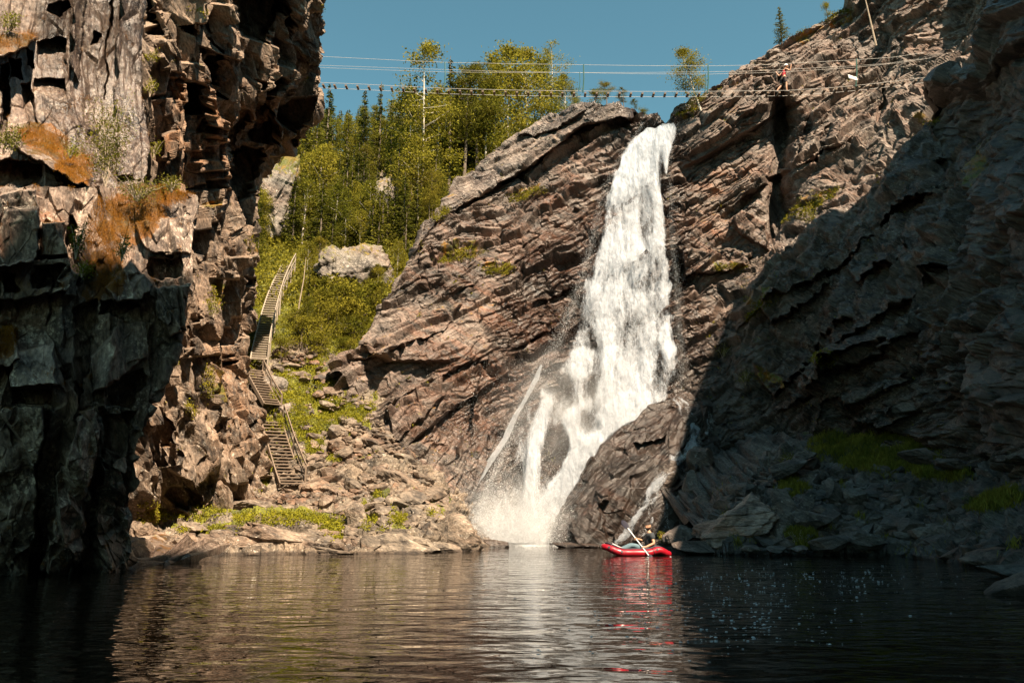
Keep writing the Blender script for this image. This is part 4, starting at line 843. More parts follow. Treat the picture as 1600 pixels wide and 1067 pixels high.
for i, (pts, d0) in enumerate([([(1058, 622, 41, 8), (1072, 640, 40.6, 10), (1084, 664, 40, 14), (1088, 684, 39.6, 24), (1078, 706, 39, 34), (1062, 722, 38.6, 22)], .95),
        ([(1064, 712, 38.7, 26), (1045, 733, 38.2, 22), (1026, 756, 37.7, 18), (1010, 776, 37.3, 14), (998, 800, 37, 16), (984, 826, 36.7, 16), (972, 846, 36.4, 18)], 1.0),
        ([(1036, 745, 37.9, 10), (1024, 775, 37.4, 12), (1014, 790, 37.2, 14), (1014, 810, 37, 9), (1006, 838, 36.6, 12)], .8), ([(1107, 636, 41, 7), (1112, 655, 40.4, 10), (1108, 676, 39.8, 12), (1098, 688, 39.4, 8)], .8),
        ([(1078, 716, 38.4, 8), (1074, 740, 37.8, 7), (1068, 768, 37.3, 6)], .7), ([(1042, 780, 37, 3), (1042, 812, 36.6, 3), (1044, 822, 36.4, 9), (1047, 842, 36.2, 12)], .7)]):
    for k in range(2):
        jr = np.random.default_rng(50 + i * 3 + k); q = [(p[0] + jr.normal(0, p[3] * .25), p[1] + jr.normal(0, 2), p[2], p[3] * jr.uniform(.7, 1.15)) for p in pts]
        put('water_strand', ribbon(q, d0 - .33, .22 + .1 * k, 5 + i * 3 + k, surf=lambda x, y: dw(x, y) + feat_w(x, y)), tr)
# spray: fine drops thrown off the fall
rng = np.random.default_rng(12)
tet = np.array([[1, 1, 1], [-1, -1, 1], [-1, 1, -1], [1, -1, -1]], float) * .6; tf = np.array([[0, 1, 2], [0, 3, 1], [0, 2, 3], [1, 3, 2]])
def drops(P, s_):
    n = len(P); r = rng.normal(size=(n, 4, 3)) * .35 + tet[None]
    v = (P[:, None] + r * s_[:, None, None]).reshape(-1, 3); f = (tf[None] + (np.arange(n) * 4)[:, None, None]).reshape(-1, 3); return v, f
n = 70000
py = rng.uniform(190, 850, n); l = pl(py, FL); r = pl(py, FR)
u = np.where(rng.random(n) < .45, rng.normal(0.02, .035, n), np.where(rng.random(n) < .4, 1 + rng.normal(-.02, .025, n), rng.uniform(0, 1, n)))
px = l + (r - l) * u; keep = (rng.random(n) < .35 + .65 * sstep(250, 450, py)) & ~((py > 640) & (u > 1.02)); px, py = px[keep], py[keep]
P1 = W(px, py, fall_depth(px, py) - rng.uniform(.8, 2.6, len(px)))
n = 200000
px = 800 + rng.normal(0, 48, n); py = 848 - np.abs(rng.normal(0, 26, n)) * (1 + .6 * rng.random(n)); P2 = W(px, py, rng.uniform(38.5, 41.3, n))
n = 45000
px = 812 + rng.normal(0, 40, n); P4 = W(px, np.full(n, 851.), 41.2 - np.abs(rng.normal(0, 1.5, n)) - np.abs(px - 820) * .004); P4[:, 2] = np.abs(rng.normal(0, .05, n)) * np.clip((P4[:, 1] - 37.2) / 2, .1, 1.2); P4 = P4[fbm(P4 * [1.2, 2.0, 0], 3, 3) > .02 + .5 * rng.random(n) - .35 * (P4[:, 1] - 38)]; P4 = P4[P4[:, 1] > 36]
n = 50000
py = rng.uniform(560, 850, n); px = pl(py, [(560, 900), (640, 860), (740, 810), (850, 790)]) + rng.normal(0, 1, n) * pl(py, [(560, 90), (700, 70), (850, 70)]); P3 = W(px, py, dc(px, py) - rng.uniform(.8, 2.8, n))
P3 = P3[(px < pl(py, FR) + 10)]
P5 = []
for pts in [[(1058, 622, 6), (1072, 640, 8), (1084, 664, 10), (1088, 684, 18), (1078, 706, 26), (1062, 722, 16)], [(1064, 712, 20), (1045, 733, 16), (1026, 756, 13), (1010, 776, 10), (998, 800, 11), (984, 826, 11), (972, 846, 13)], [(1036, 745, 7), (1024, 775, 8), (1014, 790, 10), (1014, 810, 7), (1006, 838, 9)], [(1107, 636, 5), (1112, 655, 7), (1108, 676, 8), (1098, 688, 6)], [(1042, 780, 2), (1042, 812, 3), (1047, 842, 8)]]:
    A_ = resample(np.array(pts, float), 400); k_ = rng.integers(0, 400, int(9 * A_[:, 2].mean() * len(pts) ** .5 * 10)); x_ = A_[k_, 0] + rng.normal(0, .33, len(k_)) * A_[k_, 2]; y_ = A_[k_, 1] + rng.normal(0, 2, len(k_))
    ok = fbm(np.stack([x_ / 3.2, y_ / 7., 0 * x_], 1), 3, 8) > 0.02; x_, y_ = x_[ok], y_[ok]; P5.append(W(x_, y_, dw(x_, y_) + feat_w(x_, y_) - rng.uniform(.25, .5, len(x_))))
P1 = np.concatenate([P1] + P5)
PP = np.concatenate([P1, P2, P3]); PP = np.concatenate([PP[PP[:, 2] > .02], P4])
v, f = drops(PP, rng.uniform(.003, .008, len(PP)) * (1 + 1.2 * (rng.random(len(PP)) < .06)))
M['drops'] = simple('spray_drops', (.88, .9, .92), .4, .03)
tag(link('spray', npmesh('spray', v, f, M['drops'])), 'white spray of drops around and below the waterfall', kind='stuff')
# foam flecks drifting on the pool
n = 620; vs, fs = [], []; o = 0
cl = [(1120, 905, 60, 10), (1230, 900, 90, 10), (1320, 905, 60, 8), (1150, 940, 110, 14), (1060, 930, 60, 18), (1200, 975, 80, 16), (1100, 990, 120, 20), (1360, 900, 60, 10), (980, 980, 120, 22), (1110, 880, 80, 8), (1300, 930, 120, 14), (720, 960, 120, 20)]
wts = np.array([3, 3, 2, 4, 3, 3, 2, 1.5, 1.2, 2, 1.5, .4]); wts /= wts.sum()
for i in range(n):
    c = cl[rng.choice(len(cl), p=wts)]
    x, y = c[0] + rng.normal(0, c[2]), c[1] + rng.normal(0, c[3])
    if y < 866 or x < 500: continue
    uu = (CY - y) / FPX; dy_ = math.cos(PITCH) - uu * math.sin(PITCH); dz_ = math.sin(PITCH) + uu * math.cos(PITCH)
    if dz_ > -.02: continue
    Y = -CAMH / dz_ * dy_; p = W(x, y, Y)
    k = rng.integers(1, 5) if rng.random() < .25 else 1
    for _ in range(k):
        r_ = float(np.clip(rng.lognormal(-4.5, .4), .005, .024)); c0 = p + np.array([rng.normal(0, .05), rng.normal(0, .05), 0]) * (k > 1)
        a = np.linspace(0, 6.28, 7)[:-1]; ring = np.stack([c0[0] + r_ * np.cos(a) * rng.uniform(.7, 1.3), c0[1] + r_ * np.sin(a), np.full(6, .002)], 1)
        ring2 = ring.copy(); ring2[:, :2] = c0[:2] + (ring[:, :2] - c0[:2]) * .6; ring2[:, 2] = r_ * .35
        vs.append(np.concatenate([ring, ring2, [[c0[0], c0[1], r_ * .45]]]))
        for q in range(6):
            q2 = (q + 1) % 6; fs += [(o + q, o + q2, o + 6 + q2), (o + q, o + 6 + q2, o + 6 + q), (o + 6 + q, o + 6 + q2, o + 12)]
        o += 13
M['foam'] = simple('foam', (.42, .45, .48), .3, .1)
tag(link('foam', npmesh('foam', np.concatenate(vs), np.array(fs), M['foam'])), 'small white foam flecks drifting on the dark pool', kind='stuff')

# drifting mist round the foot of the fall: a soft body of fine water
def mist(name, px, py, Y, r, dens_, label):
    v, f = ICO[4]; o = link(name, npmesh(name, v, f, None)); o.location = V(px, py, Y); o.scale = r
    m, t = nt(name + '_air'); L = t.links.new; tc = N(t, 'ShaderNodeTexCoord'); ln = N(t, 'ShaderNodeVectorMath', operation='LENGTH'); L(tc.outputs['Object'], ln.inputs[0])
    geo = N(t, 'ShaderNodeNewGeometry'); nz = tex_noise(t, geo.outputs['Position'], .8, 3, .6)
    d = mathn(t, 'MULTIPLY', mathn(t, 'POWER', mathn(t, 'SUBTRACT', 1.0, ln.outputs['Value'], None, True), 1.3), mathn(t, 'MULTIPLY', ramp(t, nz, .3, .7), dens_))
    pv = N(t, 'ShaderNodeVolumePrincipled'); pv.inputs['Color'].default_value = (.97, .97, .97, 1); pv.inputs['Anisotropy'].default_value = .0; L(d, pv.inputs['Density'])
    ou = N(t, 'ShaderNodeOutputMaterial'); L(pv.outputs[0], ou.inputs['Volume']); o.data.materials.append(m); return tag(o, label, kind='stuff')
mist('mist', 805, 815, 39.6, (4.2, 2.0, 2.8), .7, 'white mist hanging over the foot of the fall')
mist('mist', 900, 640, 41.8, (4.5, 1.8, 4.2), .55, 'thin mist drifting before the middle of the fall')
SC.cycles.volume_step_rate = 2.0; SC.cycles.volume_max_steps = 64
# ------------------------------------------------------------------ trees
M['spruce'] = leaf_mat('spruce_needles', (0.045, 0.055, 0.010), (0.14, 0.13, 0.018), .25)
M['birchleaf'] = leaf_mat('birch_leaves', (0.105, 0.11, 0.014), (0.26, 0.225, 0.03), .4)
M['pine'] = leaf_mat('pine_needles', (0.09, 0.09, 0.014), (0.22, 0.18, 0.025), .25)
M['herb'] = leaf_mat('herb_leaves', (0.11, 0.13, 0.015), (0.27, 0.25, 0.025), .35)
M['herb_dark'] = leaf_mat('bank_grass_blades', (0.09, 0.10, 0.016), (0.22, 0.20, 0.035), .3)
M['bark'] = simple('bark', (0.13, 0.10, 0.075), .9, .4, 14)
M['birchbark'] = simple('birch_bark', (0.50, 0.45, 0.38), .8, .35, 9)
M['deadwood'] = simple('dead_wood', (0.34, 0.27, 0.20), .85, .3, 9)
def quads(C, A, B):
    """diamond leaves centred on C with half axes A and B"""
    v = np.stack([C - A, C + B, C + A, C - B], 1).reshape(-1, 3); f = np.arange(len(v)).reshape(-1, 4); return v, f
def rvec(rng, n): v = rng.normal(size=(n, 3)); return v / np.linalg.norm(v, axis=1, keepdims=True)
def tube(pts, rads, seg=6):
    pts = np.array(pts, float); n = len(pts); d = np.gradient(pts, axis=0); d /= np.linalg.norm(d, axis=1, keepdims=True) + 1e-9
    up = np.array([0, 0, 1.0]) if abs(d[0, 2]) < .9 else np.array([1.0, 0, 0]); vs = []
    for i in range(n):
        a = np.cross(d[i], up); a /= np.linalg.norm(a) + 1e-9; b = np.cross(d[i], a); t = np.linspace(0, 2 * np.pi, seg, endpoint=False)
        vs.append(pts[i] + rads[i] * (np.cos(t)[:, None] * a + np.sin(t)[:, None] * b))
    v = np.concatenate(vs); f = []
    for i in range(n - 1):
        for j in range(seg): k = (j + 1) % seg; f.append((i * seg + j, i * seg + k, (i + 1) * seg + k, (i + 1) * seg + j))
    f.append(tuple([0, 1, 2, 3][::-1])) if seg == 4 else None
    return v, f
def merge(parts):
    vs, fs, o = [], [], 0
    for v, f in parts: vs.append(v); fs.append(np.array([q for q in f if len(q) == 4]) + o); o += len(v)
    return np.concatenate(vs), np.concatenate(fs)
def spruce(seed, h=8.0, R=1.5, n_w=34, ls=.13, sparse=1.0):
    rng = np.random.default_rng(seed); wood = [tube([(0, 0, -.6), (0.03, 0, h * .4), (0, .02, h * .8), (0, 0, h)], [.13, .09, .04, .012])]
    Cs, As, Bs = [], [], []
    for i in range(n_w):
        t = (i + rng.uniform(-.3, .3)) / n_w; z = h * (.10 + .89 * t); r = R * (1 - t) ** .85 * rng.uniform(.75, 1.15) + .10
        nb = max(3, int((6 - 2.5 * t) * sparse))
        for b in range(nb):
            if rng.random() > .93 * min(1, sparse): continue
            a = rng.uniform(0, 6.283); rr = r * rng.uniform(.55, 1.12); m = max(5, int(16 * rr / R * (1.2)) + 3)
            s_ = rng.uniform(.12, 1, m) * rr; lift = .18 - .30 * (1 - t)
            x = s_ * math.cos(a); y = s_ * math.sin(a); zz = z + s_ * lift + .22 * (s_ / R) ** 2 * (t < .7)
            c = np.stack([x, y, zz], 1) + rng.normal(0, .045, (m, 3)) + np.stack([-math.sin(a) * rng.normal(0, .16 * rr, m), math.cos(a) * rng.normal(0, .16 * rr, m), -np.abs(rng.normal(0, .07, m))], 1)
            Cs.append(c); d = np.array([math.cos(a), math.sin(a), lift - .35]); A = d[None] * ls * rng.uniform(.6, 1.3, (m, 1)) + rvec(rng, m) * ls * .4; B = rvec(rng, m) * ls * .5
            As.append(A); Bs.append(B)
            if b % 2 == 0 and t < .6: wood.append(tube([(0, 0, z), (rr * .8 * math.cos(a), rr * .8 * math.sin(a), z + rr * .8 * lift)], [.018, .006], 4))
    v, f = quads(np.concatenate(Cs), np.concatenate(As), np.concatenate(Bs)); return merge(wood), (v, f)
def broadleaf(seed, h=8.0, R=1.6, base=.12, n_b=34, ls=.11, leaves=5000, clump=.33, bend=.3, pine=False):
    rng = np.random.default_rng(seed); lean = rng.normal(0, bend * .5, 2)
    trunkp = [np.array([lean[0] * (k / 5) ** 1.5 + rng.normal(0, .05), lean[1] * (k / 5) ** 1.5, h * k / 5 if k else -.5]) for k in range(6)]
    wood = [tube(trunkp, [.11, .09, .07, .05, .03, .01])]; tips = []
    for i in range(n_b):
        t = rng.uniform(base, .98); k = min(4, int(t * 5)); p0 = trunkp[k] * (1 - (t * 5 - k)) + trunkp[k + 1] * (t * 5 - k)
        a = rng.uniform(0, 6.283); L_ = R * math.sin(math.pi * min(1, (t - base) / (1 - base) * .85 + .15)) * rng.uniform(.5, 1.15) + .15; el = rng.uniform(.2, .9) if not pine else rng.uniform(-.1, .5)
        p2 = p0 + np.array([math.cos(a) * L_, math.sin(a) * L_, el * L_]); p1 = (p0 + p2) / 2 + rng.normal(0, .1, 3)
        wood.append(tube([p0, p1, p2], [.028, .018, .006], 4)); 
        for q in (p1, (p1 + p2) / 2, p2): tips.append((q, L_ / R))
    m = leaves // len(tips); C_, = [np.concatenate([q + rng.normal(0, clump * (.6 + .6 * w_), (m, 3)) * np.array([1, 1, .75]) for q, w_ in tips])]
    n = len(C_); A = rvec(rng, n) * ls * rng.uniform(.5, 1.1, (n, 1)); B = rvec(rng, n) * ls * rng.uniform(.35, .8, (n, 1))
    if pine: A = A * 1.3; B = B * .35
    v, f = quads(C_, A, B); return merge(wood), (v, f)
def tree_meshes(tag_, gen, matw, matl):
    (wv, wf), (lv, lf) = gen; return npmesh(tag_ + '_trunk', wv, wf, matw, smooth=True), npmesh(tag_ + '_crown', lv, lf, matl)
KIND = {'spruce': [(8.0, tree_meshes('spruce', spruce(s_, 8.0, 1.35 + .15 * (s_ % 3)), M['bark'], M['spruce'])) for s_ in range(5)],
        'slim_spruce': [(8.0, tree_meshes('spruce', spruce(20 + s_, 8.0, .75, 36, .12, .75), M['bark'], M['spruce'])) for s_ in range(3)],
        'birch': [(8.0, tree_meshes('birch', broadleaf(40 + s_, 8.0, 1.5), M['birchbark'], M['birchleaf'])) for s_ in range(5)],
        'tall_birch': [(11.0, tree_meshes('birch', broadleaf(60 + s_, 11.0, 1.75, .3, 32, .10, 3400, .28), M['birchbark'], M['birchleaf'])) for s_ in range(2)],
        'pine': [(7.0, tree_meshes('pine', broadleaf(80 + s_, 7.0, 1.5, .35, 26, .12, 4200, .24, .4, True), M['bark'], M['pine'])) for s_ in range(3)],
        'bush': [(2.0, tree_meshes('bush', broadleaf(90 + s_, 2.0, 1.2, .05, 20, .09, 2200, .24), M['bark'], M['birchleaf'])) for s_ in range(3)]}
CATS = {'spruce': 'spruce tree', 'slim_spruce': 'spruce tree', 'birch': 'birch tree', 'tall_birch': 'birch tree', 'pine': 'pine tree', 'bush': 'bush'}
trng = np.random.default_rng(5)
def tree(kind, loc, h, label, group=None, var=None, tilt=(0, 0), wide=1.0):
    lst = KIND[kind]; h0, (mt, ml) = lst[(trng.integers(len(lst)) if var is None else var) % len(lst)]
    nm = {'slim_spruce': 'spruce_tree', 'spruce': 'spruce_tree', 'birch': 'birch_tree', 'tall_birch': 'birch_tree', 'pine': 'pine_tree', 'bush': 'bush'}[kind]
    r = bpy.data.objects.new(nm, None); COL.objects.link(r); r.location = loc; k = h / h0
    r.scale = (k * wide, k * wide, k); r.rotation_euler = (rad(tilt[0]), rad(tilt[1]), trng.uniform(0, 6.28) if tilt == (0, 0) else 0)
    link('trunk', mt, r); link('crown', ml, r); tag(r, label, CATS[kind], group); return r
def tree_to(kind, bx, by, ty, label, Y=None, group=None, **kw):
    """tree rooted at photo (bx,by) on the slope with its top at photo height ty"""
    b = G(bx, by) if Y is None else V(bx, by, Y)
    h = float(W(bx, ty, b.y)[2]) - b.z; return tree(kind, b, max(h, .6), label, group, **kw)
# skyline trees one can point at
T_ = [('tall_birch', 660, 335, 66, 'tall slender birch with a bare white trunk rising above all its neighbours'), ('slim_spruce', 507, 300, 130, 'leftmost thin pointed spruce on the skyline, near the left wall'),
      ('slim_spruce', 540, 290, 180, 'short pointed spruce just right of the leftmost thin one on the skyline'), ('slim_spruce', 565, 292, 138, 'thin pointed spruce on the skyline above the high outcrop'), ('slim_spruce', 590, 285, 128, 'pointed spruce standing close left of the tall white birch on the skyline'),
      ('slim_spruce', 608, 300, 168, 'small pointed spruce in the notch left of the tall white birch'), ('spruce', 472, 330, 170, 'spruce whose top shows beside the overhanging brow of the left wall'), ('spruce', 490, 310, 165, 'broad spruce beneath the left end of the hanging bridge'), ('slim_spruce', 700, 300, 88, 'thin dead topped spruce beside the second bridge hanger'),
      ('pine', 725, 290, 100, 'dense round pine right of the thin dead topped spruce'), ('pine', 745, 280, 104, 'rounded pine in front of the skyline, left of the highest leafy crown'), ('birch', 775, 260, 92, 'broad leafy birch at the left of the high group over the dome'), ('birch', 795, 255, 76, 'highest broad leafy crown of the forest'),
      ('birch', 822, 240, 80, 'leafy birch right of the highest broad crown'), ('birch', 845, 225, 92, 'yellow-green birch above the middle of the rock dome'), ('tall_birch', 864, 200, 66, 'slender birch with white trunk standing above the rock dome'), ('birch', 884, 200, 118, 'small leafy birch above the top of the rock dome'),
      ('birch', 896, 192, 142, 'low rounded birch at the right end of the forest skyline'), ('birch', 640, 320, 140, 'leafy birch hugging the lower trunk of the tall slender birch'), ('birch', 680, 310, 138, 'leafy birch right of the tall slender birch'), ('birch', 760, 280, 130, 'bright birch in front of the high group over the dome')]
for k, bx, by, ty, lab in T_: tree_to(k, bx, by, ty, lab)
tree('pine', V(948, 166, 54), 2.0, 'rounded pine peeping over the crest of the rock dome', var=0, wide=1.5)
tree('pine', V(975, 170, 54), 1.7, 'second pine over the crest, beside the rounded one', var=1, wide=1.3)
tree('bush', V(930, 164, 53), .9, 'low bush at the left foot of the crest pines', wide=1.2)
tree('pine', V(992, 180, 54), 1.3, 'small pine leaning at the right end of the rock crest', var=2, wide=1.1)
tree('bush', V(1004, 184, 51), .6, 'small grey-green bush just left of the lip of the waterfall')
tree('birch', V(1094, 168, 46.2), 4.2, 'bent birch growing alone beside the lip of the waterfall', var=3, tilt=(0, -14), wide=1.1)
tree('spruce', V(1222, 70, 47.3), 2.9, 'lone spruce on the skyline of the right wall', var=1, wide=1.1)
tree('bush', V(1293, 26, 47), .9, 'tiny shoot on the skyline at the upper right', wide=.5)
tree('pine', V(478, 150, 37.6), 1.7, 'small pine clinging to the brow of the left wall by the bridge end', var=1, wide=1.2)
# dead standing trunk on the right wall
wv, wf = tube([(0, 0, 0), (-.15, 0, 1.4), (-.3, 0, 2.8), (-.5, 0, 4.4)], [.06, .05, .035, .012]); o = link('dead_trunk', npmesh('dead_trunk', wv, [q for q in wf if len(q) == 4], M['deadwood'])); o.location = V(1369, 72, 44.0); tag(o, 'bare dead trunk standing on the upper right wall', 'dead tree')
# the wooded slope
zones = [('pale birch or spruce high on the slope between the left wall and the first outcrop', 420, 500), ('tree on the high slope around the first grey outcrop', 500, 575), ('tree on the high slope around the steep middle outcrop', 575, 650), ('tree on the high slope left of the rock dome', 650, 740), ('tree on the high slope behind the rock dome', 740, 900)]
def zone_label(kind, x, y):
    adj = {'spruce': 'dark dense spruce', 'slim_spruce': 'thin pointed spruce', 'birch': 'yellow-green leafy birch', 'tall_birch': 'white trunked birch', 'pine': 'round crowned pine', 'bush': 'low leafy bush'}[kind]
    if y > 380:
        where = 'beside the upper stairs' if x < 480 else ('left of the large grey outcrop' if x < 520 else ('below the large grey outcrop' if y > 450 and x < 600 else 'between the large outcrop and the dome'))
    elif y > 320: where = 'low on the wooded slope above the stairs' if x < 500 else ('low on the wooded slope above the large outcrop' if x < 610 else 'low on the wooded slope against the dome')
    elif y > 270: where = 'midway up the wooded slope by the left wall' if x < 500 else ('midway up the wooded slope between the high outcrops' if x < 620 else 'midway up the wooded slope left of the dome')
    else: where = 'near the forest top beside the left wall' if x < 520 else ('near the forest top left of the tall birch' if x < 640 else ('near the forest top right of the tall birch' if x < 760 else 'near the forest top behind the dome'))
    return adj + ' ' + where, 'trees ' + where
def hidden(x, y):
    if x < LEFTSIL(y) - 8: return True
    if y > 390 and x > pl(y, [(390, 650), (480, 600), (560, 540)]) : return True
    if y <= 390 and x > pl(y, [(165, 915), (213, 800), (300, 700), (390, 655)]) + 6: return True
    for (cx, cy, rx, ry, _) in CRAGS:
        if ((x - cx) / rx) ** 2 + ((y - cy - ry * .5) / (ry * .9)) ** 2 < 1: return True
    return False
spots = []
for y in np.arange(222, 470, 9.5):
    step = 27 if y < 330 else 24
    for x in np.arange(385, 920, step):
        xx = x + trng.uniform(-12, 12); yy = y + trng.uniform(-5, 5)
        if y > 390 and x > 660: continue
        if hidden(xx, yy): continue
        if yy > 395:   # the gully round the stairs stays open
            cxs = pl(yy, [(395, 462), (425, 450), (500, 425), (590, 400)])
            if abs(xx - cxs) < 36 or (yy > 440 and xx < cxs): continue
            if trng.random() < .15: continue
        spots.append((xx, yy))
FOREST = []; FOREST2 = []
for (x, y) in spots:
    r = trng.random(); kind = 'spruce' if r < .48 else ('birch' if r < .74 else ('slim_spruce' if r < .86 else ('pine' if r < .94 else 'bush')))
    b = G(x, y); h = {'spruce': trng.uniform(5, 8.5), 'birch': trng.uniform(4.5, 8), 'slim_spruce': trng.uniform(4, 8), 'pine': trng.uniform(4, 6.5), 'bush': trng.uniform(1.5, 2.6)}[kind]
    if y > 370: h *= .8
    if y > 420: h *= .75
    top = pl(x, [(400, 250), (440, 215), (500, 175), (600, 165), (650, 150), (700, 130), (780, 100), (860, 105), (900, 160)])
    hmax = float(W(x, top, b.y)[2]) - b.z; h = min(h, max(hmax, 1.2))
    lab, grp = zone_label(kind, x, y); FOREST.append((x, lab, tree(kind, b, h, lab, grp)))
ORD = ['leftmost', 'second from left', 'third from left', 'fourth from left', 'fifth from left', 'sixth from left', 'seventh from left', 'eighth from left', 'ninth from left', 'tenth from left', 'eleventh from left', 'twelfth from left', 'thirteenth from left', 'fourteenth from left', 'fifteenth from left', 'sixteenth from left', 'seventeenth from left', 'eighteenth from left', 'nineteenth from left', 'twentieth from left']
byl = {}
for x, lab, o in FOREST: byl.setdefault(lab, []).append((x, o))
for lab, L_ in byl.items():
    L_.sort(key=lambda q: q[0])
    if len(L_) > 1:
        for i, (x, o) in enumerate(L_): o['label'] = (ORD[i] if i < len(L_) - 1 or i > 19 else 'rightmost') + ' ' + lab
lower = []
while len(lower) < 34:
    x, y = trng.uniform(432, 612), trng.uniform(446, 560)
    if x < pl(y, [(446, 484), (500, 466), (560, 452)]) or x > pl(y, [(446, 612), (500, 590), (560, 548)]): continue
    if y > 530 and x < 480: continue
    lower.append((x, y))
lower.sort()
for i, (x, y) in enumerate(lower):
    kind = ('bush', 'bush', 'spruce', 'birch')[trng.integers(4)]; h = {'bush': trng.uniform(.9, 1.9), 'spruce': trng.uniform(1.4, 3.0), 'birch': trng.uniform(1.6, 2.8)}[kind]
    FOREST2.append((x, {'bush': 'low leafy bush', 'spruce': 'young dark spruce', 'birch': 'young yellow-green birch'}[kind] + (' in the gully right of the upper stairs' if x < 500 else ' in the gully below the large grey outcrop'), tree(kind, G(x, y), h, 'x', 'young trees and bushes in the gully')))
byl = {}
for x, lab, o in FOREST2: byl.setdefault(lab, []).append((x, o))
for lab, L_ in byl.items():
    L_.sort(key=lambda q: q[0])
    for i, (x, o) in enumerate(L_): o['label'] = ((ORD[i] if i < len(L_) - 1 else 'rightmost') + ' ' if len(L_) > 1 else '') + lab
for (x, y, h, kind, lab) in [(500, 545, 1.7, 'bush', 'bush right of the upper stairs foot'), (540, 530, 2.2, 'bush', 'largest bush at the left foot of the dome'), (566, 505, 2.4, 'bush', 'bush against the rock just below the large outcrop'), (525, 500, 2.6, 'bush', 'bush below the left side of the large outcrop'),
        (468, 540, 1.5, 'bush', 'small bush close right of the upper stairs'), (480, 500, 3.4, 'slim_spruce', 'thin spruce right of the middle of the upper stairs'), (474, 515, 2.4, 'spruce', 'dark young spruce a few steps right of the upper stairs'), (590, 470, 2.6, 'birch', 'birch in the cleft right of the large outcrop'), (620, 440, 3.0, 'birch', 'birch leaning over the cleft beside the dome'),
        (505, 470, 4.2, 'slim_spruce', 'pale thin spruce left of the large outcrop'), (440, 560, 1.0, 'bush', 'tuft of leaves at the foot of the upper stairs')]:
    tree(kind, G(x, y), h, lab)
# bare pale trunk by the stairs
wv, wf = tube([(0, 0, 0), (.05, 0, 1.5), (.25, 0, 3.2), (.3, 0, 4.6)], [.045, .04, .03, .012]); o = link('dead_trunk', npmesh('dead_trunk', wv, [q for q in wf if len(q) == 4], M['deadwood'])); o.location = G(464, 512); tag(o, 'bare pale trunk standing right of the upper stairs', 'dead tree')
# low plants on the ledges of the left wall
def leafy(name, px, py, Y, wpx, hpx, n, ls, mat, label, cat, seed, stems=6, hang=0.0):
    rng = np.random.default_rng(seed); c = V(px, py, Y); zc = Y * math.cos(PITCH) + (c.z - CAMH) * math.sin(PITCH); w_, h_ = wpx * zc / FPX / 2, hpx * zc / FPX
    wood = []; C_ = []
    for i in range(stems):
        a = rng.uniform(0, 6.28); r = w_ * rng.uniform(.2, 1); e = np.array([math.cos(a) * r, math.sin(a) * r * .6, h_ * rng.uniform(.5, 1)]); m_ = e * .5 + np.array([0, 0, h_ * .12]); wood.append(tube([(0, 0, -.05), m_, e], [.014, .01, .004], 4))
        k = n // stems; t = rng.uniform(.25, 1, k)[:, None]; C_.append(t * e + rng.normal(0, .12 * w_ + .03, (k, 3)))
    C_ = np.concatenate(C_); m = len(C_); v, f = quads(C_, rvec(rng, m) * ls, rvec(rng, m) * ls * .5)
    r = bpy.data.objects.new(name, None); COL.objects.link(r); r.location = c; wv, wf = merge(wood)
    link('stem', npmesh('stem', wv, wf, M['deadwood']), r); link('foliage', npmesh('foliage', v, f, M[mat]), r); tag(r, label, cat); return r
leafy('sapling', 165, 290, 18.3, 100, 165, 2600, .034, 'birchleaf', 'young thin branched tree in front of the tall vertical slab', 'sapling', 1, 16)
leafy('bush', 18, 238, 17.0, 56, 44, 700, .034, 'herb_dark', 'leafy bush left of the orange moss dome at the left edge', 'bush', 2, 9)
leafy('bush', 12, 46, 18.3, 44, 30, 600, .03, 'herb', 'green tuft growing above the topmost moss cushion at the left edge', 'bush', 3, 9)
leafy('bush', 118, 402, 16.4, 34, 58, 500, .035, 'herb', 'yellow-green fern like plant hanging left of the brown moss', 'plant', 4, 7)
leafy('bush', 128, 430, 16.3, 40, 26, 260, .03, 'herb', 'small yellow-green plant below the fern like one', 'plant', 5, 6)
leafy('bush', 190, 405, 16.8, 28, 38, 400, .03, 'herb_dark', 'green plant at the right side of the brown moss', 'plant', 6, 7)
leafy('bush', 215, 312, 18.2, 90, 34, 1200, .026, 'herb_dark', 'grey-green heather on top of the mossy ledge', 'heather', 7, 22)
leafy('bush', 268, 298, 18.6, 50, 26, 700, .024, 'herb_dark', 'bluish heather at the right end of the mossy ledge', 'heather', 8, 14)
leafy('bush', 110, 245, 17.6, 50, 24, 300, .028, 'herb', 'thin green plant on the right shoulder of the moss dome', 'plant', 9, 8)
for i, (x, y, h, Y, lab) in enumerate([(236, 98, 26, 25, 'topmost green tuft in the crack beside the tall slab'), (234, 150, 34, 25, 'second green tuft in the crack beside the tall slab'), (240, 245, 30, 25.4, 'lowest green tuft in the crack beside the tall slab'), (333, 495, 40, 29.5, 'yellow-green tuft in the middle of the sunlit left wall')]):
    leafy('plant', x, y, Y, 26, h, 300, .035, 'herb', lab, 'plant', 20 + i, 7)
leafy('plant', 1037, 846, 32.2, 20, 16, 200, .035, 'herb', 'dry golden plant on the rock behind the paddler', 'plant', 30, 6).children[1].data.materials[0] = leaf_mat('dry_leaves', (.35, .2, .06), (.5, .32, .12), .2)
leafy('plant', 1180, 505, 43.0, 50, 46, 700, .06, 'herb', 'sunlit yellow-green bush where the light ends on the right wall', 'bush', 31, 14)
leafy('plant', 1268, 350, 42.6, 44, 26, 400, .05, 'herb', 'green tuft in the slanting crack of the right wall', 'plant', 32, 9)
leafy('plant', 1250, 862, 28.7, 44, 34, 600, .04, 'herb_dark', 'green tuft at the right waterline', 'plant', 33, 14)
leafy('plant', 1240, 725, 34, 50, 20, 300, .04, 'herb', 'light green plant at the left tip of the grassy bank', 'plant', 34, 10)
